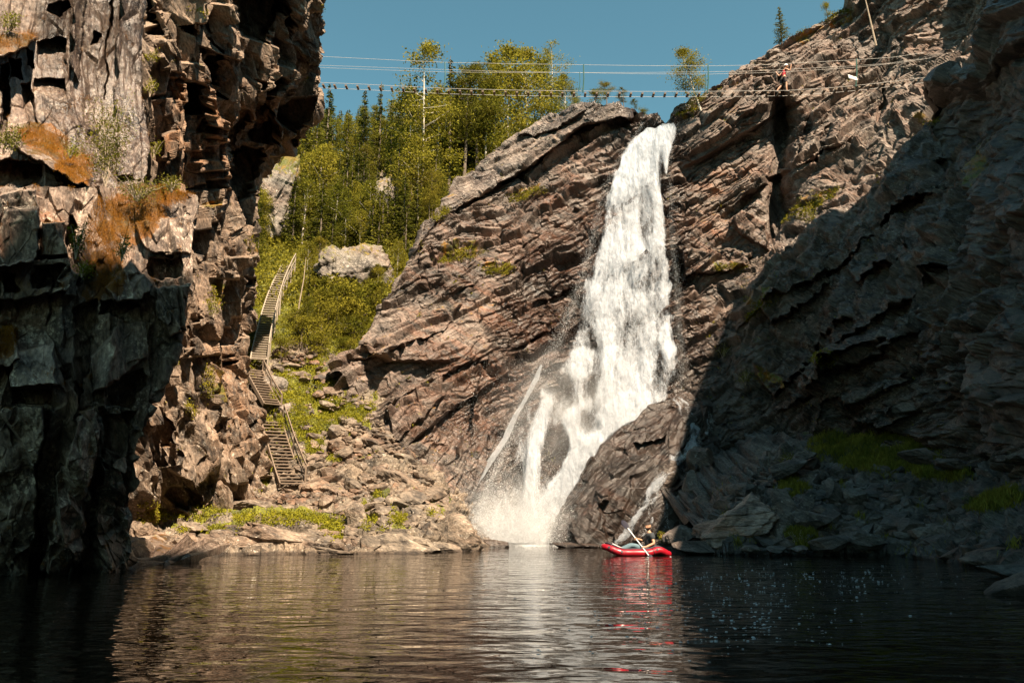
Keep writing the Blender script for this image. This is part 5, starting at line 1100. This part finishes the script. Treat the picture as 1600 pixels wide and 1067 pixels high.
for i, (x, y) in enumerate([(1165, 600), (1290, 575), (1130, 560)]):
    leafy('plant', x, y, float(dc(np.array([x]), np.array([y]))[0]) - .5, 40, 26, 240, .05, 'herb_dark', ('dim green tuft low on the shaded right wall', 'dim green tuft on the slanting ledges of the shaded right wall', 'dim green tuft right beside the veil of the fall')[i], 'plant', 40 + i, 8)
# ---- ground cover
def cover(name, gen, n, ls, mat, label, seed, blade=False):
    rng = np.random.default_rng(seed); P_ = gen(rng, n); m = len(P_)
    if blade: A = np.stack([rng.normal(0, .35, m), rng.normal(0, .35, m), np.ones(m)], 1) * (ls * rng.uniform(.5, 1.3, m))[:, None]; B = rvec(rng, m) * np.array([1, 1, .1]) * ls * .18
    else: A = rvec(rng, m) * (ls * rng.uniform(.5, 1.2, m))[:, None]; B = rvec(rng, m) * (ls * rng.uniform(.4, .9, m))[:, None]
    v, f = quads(P_ + np.array([0, 0, ls * .4]), A, B); return tag(link(name, npmesh(name, v, f, M[mat])), label, kind='stuff')
M['moss_fuzz'] = leaf_mat('moss_fuzz', (0.15, 0.062, 0.010), (0.30, 0.13, 0.018), .2)
M['ledge'] = leaf_mat('ledge_grass', (0.14, 0.13, 0.015), (0.30, 0.25, 0.03), .3)
def on_surface(GG, keep, up=.03, jit=.06):
    P_ = GG.reshape(-1, 3); x, y = proj(P_)
    def g(rng, n):
        k = keep(x, y, P_); w_ = np.clip(k, 0, 1); w_[k < .02] = 0; w_ = w_ / w_.sum(); i = rng.choice(len(P_), n, p=w_)
        return P_[i] + rng.normal(0, jit, (n, 3)) + np.stack([0 * i, -np.abs(rng.normal(0, up, n)), np.abs(rng.normal(0, up, n))], 1)
    return g
def ells(L_, thr=.35, sc=18., seed=9):
    def k(x, y, P_):
        v = 0 * x
        for e in L_: v = np.maximum(v, ellm(x, y, *e))
        return np.clip(v + .9 * fbm(np.stack([x / sc, y / sc, 0 * x], 1), 4, seed) - thr, 0, 1)
    return k
def veg_keep(y0, y1, thr):
    def k(x, y, P_):
        nz = fbm(np.stack([x / 18, y / 18, 0 * x], 1), 3, 9); v = veg_t(x, y, nz) + .35 * nz; return np.where((y > y0) & (y < y1) & (x > 205) & (x < 770), np.clip(v - thr, 0, .4), 0)
    return k
cover('undergrowth', on_surface(GT, veg_keep(215, 480, .45), .25, .25), 70000, .13, 'birchleaf', 'dense undergrowth covering the wooded slope', 1)
cover('herbs', on_surface(GT, veg_keep(470, 868, .38), .07, .05), 120000, .05, 'herb', 'bright yellow-green herbs on the scree and along the left shore', 2)
cover('bank_grass', on_surface(GR, ells([(1370, 705, 112, 42, 6), (1250, 842, 32, 16, 0), (1240, 765, 30, 14, 0), (1560, 785, 55, 16, -10), (1320, 790, 40, 10, 0), (1470, 740, 60, 12, 5)]), .05, .06), 60000, .095, 'herb_dark', 'long dull grass on the bank below the right wall', 3, True)
LEDGES = [(1190, 480, 45, 14, -35), (1270, 320, 60, 12, -30), (1450, 190, 22, 10, 0), (1075, 175, 22, 8, -20), (1300, 27, 45, 8, -12), (1255, 45, 26, 7, -25), (775, 420, 34, 14, 0), (820, 305, 44, 10, -15), (720, 400, 44, 12, -10), (1140, 420, 34, 10, 0), (1290, 560, 25, 16, 0), (700, 285, 8, 30, 40), (690, 335, 10, 20, 40)]
cover('ledge_plants', on_surface(GC, ells(LEDGES, .45, 9.), .04, .06), 16000, .055, 'ledge', 'small yellow-green plants on the ledges of the back cliff', 4)
cover('wall_plants', on_surface(GB, ells([(335, 465, 14, 26, 10), (310, 20, 20, 6, 20), (325, 600, 14, 40, 0), (390, 380, 12, 18, 0), (300, 640, 14, 20, 0), (230, 800, 24, 26, 0), (480, 130, 9, 12, 0), (505, 20, 5, 14, 0), (270, 560, 12, 20, 0)], .45, 9.), .03, .04), 12000, .04, 'ledge', 'small yellow-green plants in the cracks of the sunlit left wall', 5)
cover('moss', on_surface(np.concatenate([GA.reshape(-1, 3), GS.reshape(-1, 3)]), ells([(25, 62, 42, 16, -5), (70, 218, 55, 20, 15), (118, 258, 36, 30, 25), (200, 335, 70, 44, 0), (160, 390, 34, 60, 0), (250, 306, 60, 16, 0), (10, 530, 20, 26, 0), (170, 430, 26, 30, 0)], .3, 14.), .015, .02), 90000, .022, 'moss_fuzz', 'rusty orange moss on the ledges of the near rock', 6, True)
# ------------------------------------------------------------------ timber stairs
M['timber'] = simple('weathered_timber', (0.30, 0.25, 0.195), .85, .3, 12)
M['timber_dark'] = simple('brown_timber', (0.17, 0.125, 0.09), .85, .3, 12)
M['steel'] = simple('steel_cable', (0.55, 0.53, 0.50), .45, .1, 5)
M['green_steel'] = simple('green_painted_steel', (0.03, 0.09, 0.07), .5, .2, 5)
def beam(a, b, w_, h_):
    a, b = np.array(a, float), np.array(b, float); d = b - a; d /= np.linalg.norm(d); up = np.array([0, 0, 1.]) if abs(d[2]) < .95 else np.array([0, 1., 0])
    s_ = np.cross(d, up); s_ /= np.linalg.norm(s_); u = np.cross(s_, d)
    v = np.array([p + s_ * w_ / 2 * i + u * h_ / 2 * j for p in (a, b) for i, j in ((-1, -1), (1, -1), (1, 1), (-1, 1))])
    f = np.array([(0, 1, 2, 3), (4, 7, 6, 5), (0, 4, 5, 1), (1, 5, 6, 2), (2, 6, 7, 3), (3, 7, 4, 0)]); return v, f
def beams(lst): return merge([beam(*b) for b in lst])
def stair(label, pts, width, n, mat, rail_side=1, rail=True, posts=5, lift=.35, raillen=(0, 1), legs=True, railh=.95, bow=0.0):
    """pts: photo points (px, py) along the middle of the flight, bottom to top"""
    P_ = np.array([np.array(G(x, y)) + [0, 0, lift] for x, y in resample(np.array(pts, float), 60)])
    # straighten the run between its ends a little so the stringers do not follow every stone
    k = np.ones(9) / 9; Q = np.pad(P_, ((4, 4), (0, 0)), 'edge'); P_ = np.stack([np.convolve(Q[:, i], k, 'valid') for i in range(3)], 1)
    t = np.linspace(0, 1, 60); at_ = lambda q: np.array([np.interp(q, t, P_[:, i]) for i in range(3)])
    root = bpy.data.objects.new('stairs', None); COL.objects.link(root); root.location = P_[0]; tag(root, label, 'stairs')
    o = P_[0]; side_v = []
    for q in t:
        d = at_(min(1, q + .03)) - at_(max(0, q - .03)); s_ = np.cross(d, [0, 0, 1.]); side_v.append(s_ / np.linalg.norm(s_))
    side_v = np.array(side_v); sd = lambda q: np.array([np.interp(q, t, side_v[:, i]) for i in range(3)])
    for s_ in (-1, 1):
        L_ = [(P_[i] + side_v[i] * s_ * width / 2 - o, P_[i + 6 if i + 6 < 60 else 59] + side_v[min(i + 6, 59)] * s_ * width / 2 - o, .06, .2) for i in range(0, 58, 6)]
        link('stringer', npmesh('stringer', *beams(L_), M[mat]), root)
    tm = npmesh('tread', *beam((-width / 2, 0, 0), (width / 2, 0, 0), .26, .05), M[mat])
    for i in range(n):
        q = (i + .5) / n; e = link('tread', tm, root); s_ = sd(q); e.location = Vector(at_(q) - o + np.array([0, 0, .03])); e.rotation_euler = (0, 0, math.atan2(s_[1], s_[0]))
    if rail:
        qa, qb = raillen; L_ = []
        qs = np.linspace(qa, qb, posts)
        for i, q in enumerate(qs):
            b = at_(q) + sd(q) * rail_side * (width / 2 + .06) - o
            link('post', npmesh('post', *beam(b - [0, 0, .9 if legs else .3], b + [0, 0, railh], .065, .065), M[mat]), root)
            if i: L_.append((pb + [0, 0, railh], b + [0, 0, railh], .05, .09)); L_.append((pb + [0, 0, railh * .5], b + [0, 0, railh * .5], .03, .06))
            pb = b
        link('handrail', npmesh('handrail', *beams(L_), M[mat]), root)
    return root
stair('long upper flight of pale timber stairs climbing into the forest', [(402, 587), (405, 566), (411, 540), (419, 508), (429, 474), (441, 446), (451, 428)], .86, 44, 'timber', 1, posts=11, legs=True, lift=.75)
stair('short middle flight of dark timber stairs descending behind the square boulder', [(424, 662), (413, 643), (402, 622), (394, 603)], .9, 14, 'timber_dark', 1, posts=3, railh=.6, lift=.9)
stair('lower flight of brown timber stairs ending in the rocks above the shore', [(456, 772), (447, 748), (438, 720), (430, 694), (423, 668)], 1.05, 20, 'timber_dark', 1, posts=3, raillen=(.0, 1.0), railh=.9)

# ------------------------------------------------------------------ hanging bridge
BY = 39.0
deck_px = [(480, 133), (510, 134), (560, 136), (640, 140), (700, 143), (800, 145.5), (900, 147), (1000, 147.6), (1100, 147.6), (1230, 146), (1300, 141.5), (1333, 138.5), (1400, 131), (1450, 125), (1500, 116)]
br = bpy.data.objects.new('hanging_bridge', None); COL.objects.link(br); br.location = V(480, 133, BY)
tag(br, 'slender cable bridge with plank steps hung across the gorge above the fall', 'bridge')
bo = np.array(br.location)
def deckp(px): return W(px, pl(px, deck_px), BY)
def cable(name, px0, px1, yf, dy, r, n=60, root=br):
    xs = np.linspace(px0, px1, n); P_ = np.array([W(x, yf(x), BY) + [0, dy, 0] - bo for x in xs]); v, f = tube(P_, [r] * n, 5); return link(name, npmesh(name, v, np.array([q for q in f if len(q) == 4]), M['steel'], smooth=True), root)
for dy in (-.28, .28): cable('foot_cable', 472, 1500, lambda x: pl(x, deck_px), dy, .009)
hand = [(480, 93), (640, 101), (700, 103.5), (800, 105.5), (900, 107), (1000, 108.5), (1104, 109), (1180, 107.5), (1230, 105), (1333, 99.5), (1390, 95.5), (1440, 88)]
knee = [(484, 107), (640, 112.5), (800, 117.5), (900, 119), (1000, 121), (1104, 121.5), (1180, 119.5), (1230, 117.5), (1333, 111), (1400, 104), (1450, 96)]
cable('hand_cable', 482, 1440, lambda x: pl(x, hand), -.34, .008); cable('hand_cable', 484, 1440, lambda x: pl(x, hand) + 3.0 + pl(x, [(480, 4), (800, 0), (1100, -4.5), (1440, -4)]), .34, .007)
cable('knee_cable', 484, 1450, lambda x: pl(x, knee), -.32, .007)
tmesh = npmesh('tread', *beam((0, -.20, -.05), (0, .18, -.05), .11, .08), M['timber_dark'])
tmesh2 = tmesh.copy(); 
xs = np.arange(506, 1500, 17.75)
for x in xs:
    if 1465 < x: break
    e = link('tread', tmesh, br); e.location = Vector(deckp(x) - bo); e.rotation_euler = (0, 0, trng.uniform(-.04, .04))
for x, a, b, th in [(483, 92, 104, .03), (696, 103, 143, .03), (911, 107, 150, .035), (905, 119, 147, .02), (1104, 108, 151, .03), (1100, 121, 150, .02), (1334, 98, 141, .035)]:
    p0, p1 = W(x, a, BY) - bo + [0, -.34, 0], W(x - 1, b, BY) - bo + [0, -.34, 0]; P_ = [p0, (p0 + p1) / 2 + [.03, -.03, 0], p1]
    v, f = tube(P_, [th] * 3, 6); link('hanger', npmesh('hanger', v, np.array([q for q in f if len(q) == 4]), M['green_steel']), br)
# white sheet hanging at the last hanger
M['cloth'] = simple('white_cloth', (.75, .75, .73), .8, .05)
g = []; nn = 12
for j in range(nn):
    for i in range(nn):
        u, v_ = i / (nn - 1), j / (nn - 1); x = 1324.5 + 14 * u + 1.5 * v_; y = 116.5 + 4.5 * u + (6 - 1.0 * u) * v_ ; g.append(W(x, y, BY - .45 + .04 * math.sin(9 * u + 3 * v_)) )
g = np.array(g); c0 = g.mean(0); me = npmesh('white_sheet', g - c0, grid_faces(nn, nn), M['cloth'], smooth=True); o = link('white_sheet', me); o.location = c0
sm_ = o.modifiers.new('s', 'SOLIDIFY'); sm_.thickness = .01; tag(o, 'small white sheet hanging on the knee cable at the last hanger', 'cloth')

# ------------------------------------------------------------------ people
M['skin'] = simple('skin', (0.50, 0.27, 0.17), .55, .08, 30)
M['shirt'] = simple('dark_shirt', (0.030, 0.036, 0.042), .85, .2, 25)
M['vest'] = simple('black_vest', (0.010, 0.010, 0.012), .7, .2, 25)
M['hair'] = simple('dark_hair', (0.022, 0.014, 0.010), .8, .3, 60)
M['red_top'] = simple('red_top', (0.42, 0.025, 0.035), .8, .15, 25)
M['shorts'] = simple('dark_shorts', (0.035, 0.027, 0.030), .85, .2, 25)
M['helmet'] = simple('white_helmet', (0.78, 0.78, 0.76), .35, .03, coat=.4)
M['boot'] = simple('boot', (0.06, 0.05, 0.05), .7, .2)
M['trousers'] = simple('blue_grey_trousers', (0.10, 0.16, 0.19), .85, .2, 25)
M['red_hull'] = simple('red_raft_fabric', (0.30, 0.004, 0.014), .36, .12, 6, coat=.3)
M['trim'] = simple('dark_trim', (0.018, 0.016, 0.028), .6, .1)
M['pale_deck'] = simple('pale_inner_fabric', (0.50, 0.46, 0.46), .6, .1)
def skinned(name, verts, edges, rads, mat, parent, root=0, sub=2):
    me = bpy.data.meshes.new(name); me.from_pydata([tuple(v) for v in verts], edges, []); me.materials.append(mat); o = link(name, me, parent)
    md = o.modifiers.new('skin', 'SKIN'); md.use_smooth_shade = True; md.branch_smoothing = .3
    for i, r in enumerate(rads):
        sv = me.skin_vertices[0].data[i]; sv.radius = r if isinstance(r, tuple) else (r, r); sv.use_root = (i == root)
    s_ = o.modifiers.new('sub', 'SUBSURF'); s_.levels = sub; s_.render_levels = sub; return o
class Fig:
    def __init__(s): s.v, s.e, s.r = [], [], []
    def add(s, p, r, frm=None):
        s.v.append(tuple(p)); s.r.append(r); i = len(s.v) - 1
        if frm is not None: s.e.append((frm, i))
        return i
    def hand(s, wrist, wi, d, side, curl):
        """palm, four unequal bent fingers and a thumb off its side"""
        d = Vector(d).normalized(); side = Vector(side).normalized(); cu = Vector(curl).normalized(); w_ = Vector(wrist)
        pm = s.add(w_ + d * .05, (.026, .020), wi); kn = s.add(w_ + d * .085, (.028, .018), pm)
        for k, L_ in enumerate((.062, .072, .068, .052)):
            b = w_ + d * .095 + side * (.027 - .018 * k); i1 = s.add(b, .0095, kn); i2 = s.add(b + (d * .55 + cu * .6).normalized() * L_ * .5, .009, i1); s.add(b + (d * .55 + cu * .6).normalized() * L_ * .5 + (cu - d * .25).normalized() * L_ * .5, .0075, i2)
        t1 = s.add(w_ + d * .05 + side * .038, .011, pm); s.add(w_ + d * .075 + side * .05 + cu * .03, .009, t1)
def head(root, c, r, look, tilt, skinm, hair=None, beard=None, helmet=None):
    """small head with brow, nose, mouth, ears; look = yaw in degrees (0 faces the camera, +90 faces left)"""
    v, f = ICO[4]; p = v.copy()
    p = p * np.array([.80, .93, 1.12]); fr = -p[:, 1]
    jaw = sstep(-.1, -1.0, p[:, 2]); p[:, 0] *= 1 - .34 * jaw; p[:, 1] = p[:, 1] * (1 - .15 * jaw) - .08 * jaw
    nose = np.exp(-((v[:, 0] / .15) ** 2 + ((v[:, 2] + .12) / .20) ** 2)) * (v[:, 1] < 0); p[:, 1] -= .24 * nose
    for sx in (-1, 1): p[:, 1] += .09 * np.exp(-(((v[:, 0] - sx * .34) / .17) ** 2 + ((v[:, 2] - .08) / .12) ** 2)) * (v[:, 1] < 0)
    p[:, 1] -= .06 * np.exp(-(((v[:, 2] - .27) / .1) ** 2 + (v[:, 0] / .5) ** 2)) * (v[:, 1] < 0) + .07 * np.exp(-(((v[:, 2] + .45) / .07) ** 2 + (v[:, 0] / .25) ** 2)) * (v[:, 1] < 0)
    for sx in (-1, 1): e_ = np.exp(-(((v[:, 1] - .05) / .16) ** 2 + (v[:, 2] / .22) ** 2)) * (v[:, 0] * sx > .6); p[:, 0] += sx * .14 * e_
    Rm = (Matrix.Rotation(rad(-look), 3, 'Z') @ Matrix.Rotation(rad(tilt), 3, 'X')); R_ = np.array(Rm)
    def mk(name, q, fc, m): return link(name, npmesh(name, (q * r) @ R_.T + np.array(c), fc, m, smooth=True), root)
    mk('head', p, f, skinm)
    fc = v[f].mean(1)
    def shell(name, sel, k, m):
        ff = f[sel]; used = np.unique(ff); mp = np.full(len(v), -1); mp[used] = np.arange(len(used)); return mk(name, p[used] * k, mp[ff], m)
    if hair is not None: shell('hair', (fc[:, 2] > .35) | ((fc[:, 1] > .15) & (fc[:, 2] > -.35)), 1.05, hair)
    if beard is not None: shell('beard', (fc[:, 2] < -.28) & (fc[:, 1] < .15) & ~((np.abs(fc[:, 0]) < .2) & (fc[:, 2] > -.5) & (fc[:, 2] < -.4)), 1.07, beard)
    if helmet is not None:
        o = shell('helmet', fc[:, 2] > .18 - .25 * (fc[:, 1] > .1), 1.17, helmet); md = o.modifiers.new('s', 'SOLIDIFY'); md.thickness = .012
    for sx in (-1, 1):
        ev, ef = ICO[3]; q = ev * .075 + np.array([sx * .28, -.80, .09]); mk('eye', q, ef, M['hair'])

# paddler: x to the right, y away, z up; origin on the water under the raft's middle
RX, RYD = 996, 868
raft = bpy.data.objects.new('raft', None); COL.objects.link(raft)
uu = (CY - RYD) / FPX; RD = -CAMH / (math.sin(PITCH) + uu * math.cos(PITCH)) * (math.cos(PITCH) - uu * math.sin(PITCH))
raft.location = W(RX, RYD, RD) + np.array([0, .3, 0]); tag(raft, 'red inflatable raft with raised bow floating before the wet boulder', 'raft')
RD = raft.location
def hull_tube(n=96, seg=14):
    vs = []; a = np.linspace(0, 2 * np.pi, n, endpoint=False); Lx, Ly = 1.12, .33
    C_ = []
    for t in a:
        x = Lx * np.sign(math.cos(t)) * abs(math.cos(t)) ** .75; y = Ly * np.sign(math.sin(t)) * abs(math.sin(t)) ** .62
        z = .09 + .20 * sstep(.40, 1.15, -x) ** 1.2 + .09 * sstep(.35, .75, x) - .13 * sstep(.75, 1.15, x); C_.append((x, y, z))
    C_ = np.array(C_); d = np.roll(C_, -1, 0) - np.roll(C_, 1, 0); d /= np.linalg.norm(d, axis=1, keepdims=True)
    for i in range(n):
        b = np.array([0, 0, 1.0]); s_ = np.cross(d[i], b); s_ /= np.linalg.norm(s_); u = np.cross(s_, d[i]); r = .125 - .02 * sstep(.7, 1.12, abs(C_[i, 0])) + .004 * math.cos(a[i] * 24)
        tt_ = np.linspace(0, 2 * np.pi, seg, endpoint=False); vs.append(C_[i] + r * (np.cos(tt_)[:, None] * s_ + np.sin(tt_)[:, None] * u))
    f = [(i * seg + j, i * seg + (j + 1) % seg, ((i + 1) % n) * seg + (j + 1) % seg, ((i + 1) % n) * seg + j) for i in range(n) for j in range(seg)]
    return np.concatenate(vs), np.array(f), C_, d
hv, hf, HC, HD = hull_tube(); link('hull', npmesh('hull', hv, hf, M['red_hull'], smooth=True), raft)
# pointed stern and bow cones, floor, trim, patches
fl = np.array([[x * .93, y * .9, z - .06] for x, y, z in HC]); fv = np.concatenate([fl, [[0, 0, .03]]]); ff_ = np.array([(i, (i + 1) % 96, 96) for i in range(96)]); link('floor', npmesh('floor', fv, ff_, M['trim']), raft)
rim = HC + np.array([0, 0, .135]); rim[:, :2] *= .93; v, f = tube(np.r_[rim, rim[:1]], [.032] * 97, 6); link('trim', npmesh('trim', v, np.array([q for q in f if len(q) == 4]), M['trim'], smooth=True), raft)
for (x0, x1, y_) in [(-1.0, -.35, -1), (-1.0, -.35, 1)]:
    sel = [i for i in range(96) if x0 < HC[i, 0] < x1 and HC[i, 1] * y_ > 0]; sel = sel if y_ < 0 else sel[::-1]
    pts = np.array([HC[i] * [.84, .62, 1] + [0, 0, .11] for i in sorted(sel, key=lambda k: HC[k, 0])]); v, f = tube(pts, [.05] * len(pts), 6); link('inner_edge', npmesh('inner_edge', v, np.array([q for q in f if len(q) == 4]), M['pale_deck'], smooth=True), raft)
def patch_on(i, ang, s_):
    b = np.array([0, 0, 1.0]); sv = np.cross(HD[i], b); sv /= np.linalg.norm(sv); u = np.cross(sv, HD[i]); nrm = math.cos(ang) * sv + math.sin(ang) * u; c = HC[i] + nrm * .127; t2 = np.cross(nrm, HD[i])
    v = [c + nrm * .004 * k + s_ * (math.cos(q) * HD[i] + math.sin(q) * t2) for k in (0, 1) for q in np.linspace(0, 6.283, 9)[:-1]]; v = np.array(v + [c + nrm * .006]); f = [(q, (q + 1) % 8, 8 + (q + 1) % 8, 8 + q) for q in range(8)] + [(8 + q, 8 + (q + 1) % 8, 16, 16) for q in range(8)]
    me = bpy.data.meshes.new('patch'); me.from_pydata([tuple(x) for x in v], [], [q if q[2] != q[3] else q[:3] for q in f]); me.materials.append(M['trim']); link('patch', me, raft)
for i in range(96):
    if HC[i, 1] < -.05:
        for xx in (-.93, -.55, -.12, .33, .66):
            if abs(HC[i, 0] - xx) < .021:
                b = np.array([0, 0, 1.0]); sv = np.cross(HD[i], b); ang = 0.35 if sv[1] < 0 else math.pi - .35; patch_on(i, ang, .045); break
# seam rings dividing the tube
for xx in (-.80, -.42, .52):
    i = min([k for k in range(96) if HC[k, 1] < 0], key=lambda k: abs(HC[k, 0] - xx)); b = np.array([0, 0, 1.]); sv = np.cross(HD[i], b); sv /= np.linalg.norm(sv); u = np.cross(sv, HD[i]); tt_ = np.linspace(0, 2 * np.pi, 20)
    v, f = tube(HC[i] + .127 * (np.cos(tt_)[:, None] * sv + np.sin(tt_)[:, None] * u), [.010] * 20, 5); link('seam', npmesh('seam', v, np.array([q for q in f if len(q) == 4]), M['trim']), raft)
v, f = ICO[4]; q = v * np.array([.12, .24, .20]); link('backrest', npmesh('backrest', q + np.array([.62, 0, .30]), f, M['vest'], smooth=True), raft)

man = bpy.data.objects.new('person', None); COL.objects.link(man); man.location = RD; man.scale = (1.18, 1.15, 1.16); tag(man, 'bearded man in a dark T-shirt and black vest paddling the red raft', 'person')
B_ = Fig(); hip = B_.add((.42, 0, .17), (.15, .12)); wa = B_.add((.43, 0, .32), (.135, .11), hip); ch = B_.add((.42, 0, .50), (.185, .15), wa); sh = B_.add((.41, 0, .61), (.15, .12), ch); nk = B_.add((.395, 0, .69), .062, sh); B_.add((.39, 0, .745), .052, nk)
sn = B_.add((.43, -.18, .595), .062, sh); en = B_.add((.50, -.27, .36), .045, sn); wn = B_.add((.26, -.28, .255), .032, en); B_.hand((.245, -.28, .245), wn, (-1, -.05, -.1), (0, .1, 1), (0, .6, -.5))
sf = B_.add((.40, .18, .595), .062, sh); ef_ = B_.add((.26, .25, .42), .045, sf); wf_ = B_.add((.09, .02, .47), .032, ef_); B_.hand((.075, 0, .475), wf_, (-1, -.3, .1), (0, -.3, 1), (0, -.8, -.4))
for s_ in (-1, 1): th = B_.add((.25, s_ * .11, .17), .085, hip); kn = B_.add((-.12, s_ * .13, .30), .062, th); an = B_.add((-.52, s_ * .12, .13), .045, kn); ft = B_.add((-.62, s_ * .12, .20), .038, an)
skinned('body', B_.v, B_.e, B_.r, M['skin'], man)
S_ = Fig(); a0 = S_.add((.42, 0, .15), (.165, .135)); a1 = S_.add((.43, 0, .32), (.150, .125), a0); a2 = S_.add((.42, 0, .50), (.205, .17), a1); a3 = S_.add((.41, 0, .615), (.165, .13), a2); S_.add((.40, 0, .66), .075, a3)
b1 = S_.add((.45, -.195, .595), .098, a3); S_.add((.49, -.25, .44), .084, b1); b2 = S_.add((.395, .185, .595), .080, a3); S_.add((.31, .235, .48), .068, b2); skinned('shirt', S_.v, S_.e, S_.r, M['shirt'], man)
S_ = Fig(); a0 = S_.add((.42, 0, .20), (.172, .145)); a1 = S_.add((.405, 0, .36), (.185, .160), a0); a2 = S_.add((.385, 0, .52), (.190, .165), a1); S_.add((.40, 0, .60), (.10, .10), a2); skinned('vest', S_.v, S_.e, S_.r, M['vest'], man)
S_ = Fig(); h0 = S_.add((.42, 0, .15), (.16, .13))
for s_ in (-1, 1): t1 = S_.add((.24, s_ * .11, .18), .097, h0); t2 = S_.add((-.12, s_ * .13, .305), .075, t1); S_.add((-.48, s_ * .12, .15), .058, t2)
skinned('trousers', S_.v, S_.e, S_.r, M['trousers'], man)
head(man, (.375, -.02, .845), .112, 42, 8, M['skin'], hair=M['hair'], beard=M['hair'])
# paddle held across the raft
pad = bpy.data.objects.new('paddle', None); COL.objects.link(pad); pad.location = RD; pad.scale = (1.18, 1.15, 1.16); tag(pad, 'double bladed paddle with pale shaft held by the man in the raft', 'paddle')
pa, pb_ = np.array([-.21, .28, .79]), np.array([.27, -.55, -.03]); dd = (pb_ - pa) / np.linalg.norm(pb_ - pa)
H1, H2 = np.array([.01, -.02, .48]), np.array([.165, -.285, .225]); dd = (H2 - H1) / np.linalg.norm(H2 - H1); pa, pb_ = H1 - dd * .48, H2 + dd * .32
v, f = tube([pa, pb_], [.016, .016], 8); link('shaft', npmesh('shaft', v, np.array([q for q in f if len(q) == 4]), M['cloth'], smooth=True), pad)
bv, bf = ICO[3]; bx = np.stack([np.cross(dd, [0, 1, 0]) / np.linalg.norm(np.cross(dd, [0, 1, 0])), np.cross(dd, np.cross(dd, [0, 1, 0])), dd])
for c_, m_ in ((pa - dd * .16, 'trim'), (pb_ + dd * .16, 'trim')): link('blade', npmesh('blade', (bv * [.085, .012, .21]) @ bx + c_, bf, M[m_], smooth=True), pad)

# hiker on the bridge, walking right
fx = 1226; base = deckp(fx) + np.array([0, 0, .02]); HK = bpy.data.objects.new('person', None); COL.objects.link(HK); HK.location = base; tag(HK, 'hiker in white helmet, red sleeveless top and dark shorts crossing the bridge', 'person')
B_ = Fig(); hip = B_.add((-.02, 0, .88), (.14, .11)); wa = B_.add((.02, 0, 1.05), (.12, .09), hip); ch = B_.add((.07, 0, 1.24), (.14, .10), wa); sh = B_.add((.10, 0, 1.36), (.11, .075), ch); nk = B_.add((.14, 0, 1.44), .05, sh); B_.add((.16, 0, 1.49), .048, nk)
for s_, kx, ax, az, fx_ in ((-1, .10, .10, .09, .22), (1, -.12, -.38, .16, -.30)):
    th = B_.add((-.02 + .06 * -s_, s_ * .09, .78), .09, hip); kn = B_.add((kx, s_ * .09, .47), .06, th); cf = B_.add(((kx + ax) / 2 - .02, s_ * .09, .30), .055, kn); an = B_.add((ax, s_ * .08, az), .036, cf); B_.add((fx_, s_ * .08, az - .045), .034, an)
a1 = B_.add((.13, -.17, 1.34), .055, sh); a2 = B_.add((.28, -.25, 1.16), .042, a1); a3 = B_.add((.34, -.30, 1.37), .032, a2); B_.hand((.345, -.305, 1.385), a3, (.2, 0, 1), (-1, 0, 0), (.6, .6, 0))
a1 = B_.add((.06, .17, 1.34), .055, sh); a2 = B_.add((-.14, .24, 1.14), .042, a1); a3 = B_.add((-.22, .30, 1.34), .032, a2); B_.hand((-.225, .31, 1.355), a3, (-.3, 0, 1), (1, 0, 0), (-.3, .7, 0))
skinned('body', B_.v, B_.e, B_.r, M['skin'], HK)
S_ = Fig(); a0 = S_.add((-.01, 0, .92), (.150, .12)); a1 = S_.add((.02, 0, 1.06), (.135, .105), a0); a2 = S_.add((.07, 0, 1.24), (.155, .115), a1); S_.add((.10, 0, 1.37), (.115, .085), a2); skinned('top', S_.v, S_.e, S_.r, M['red_top'], HK)
S_ = Fig(); h0 = S_.add((-.02, 0, .88), (.155, .13)); 
for s_, kx in ((-1, .07), (1, -.09)): t1 = S_.add((-.02 + .06 * -s_, s_ * .095, .76), .105, h0); S_.add((kx, s_ * .095, .55), .092, t1)
skinned('shorts', S_.v, S_.e, S_.r, M['shorts'], HK)
head(HK, (.19, 0, 1.60), .108, -75, 10, M['skin'], hair=M['hair'], helmet=M['helmet'])
for s_, x_, z_ in ((-1, .14, .045), (1, -.37, .115)): v, f = ICO[3]; link('shoe', npmesh('shoe', v * [.13, .05, .05] + [x_, s_ * .08, z_], f, M['boot'], smooth=True), HK)
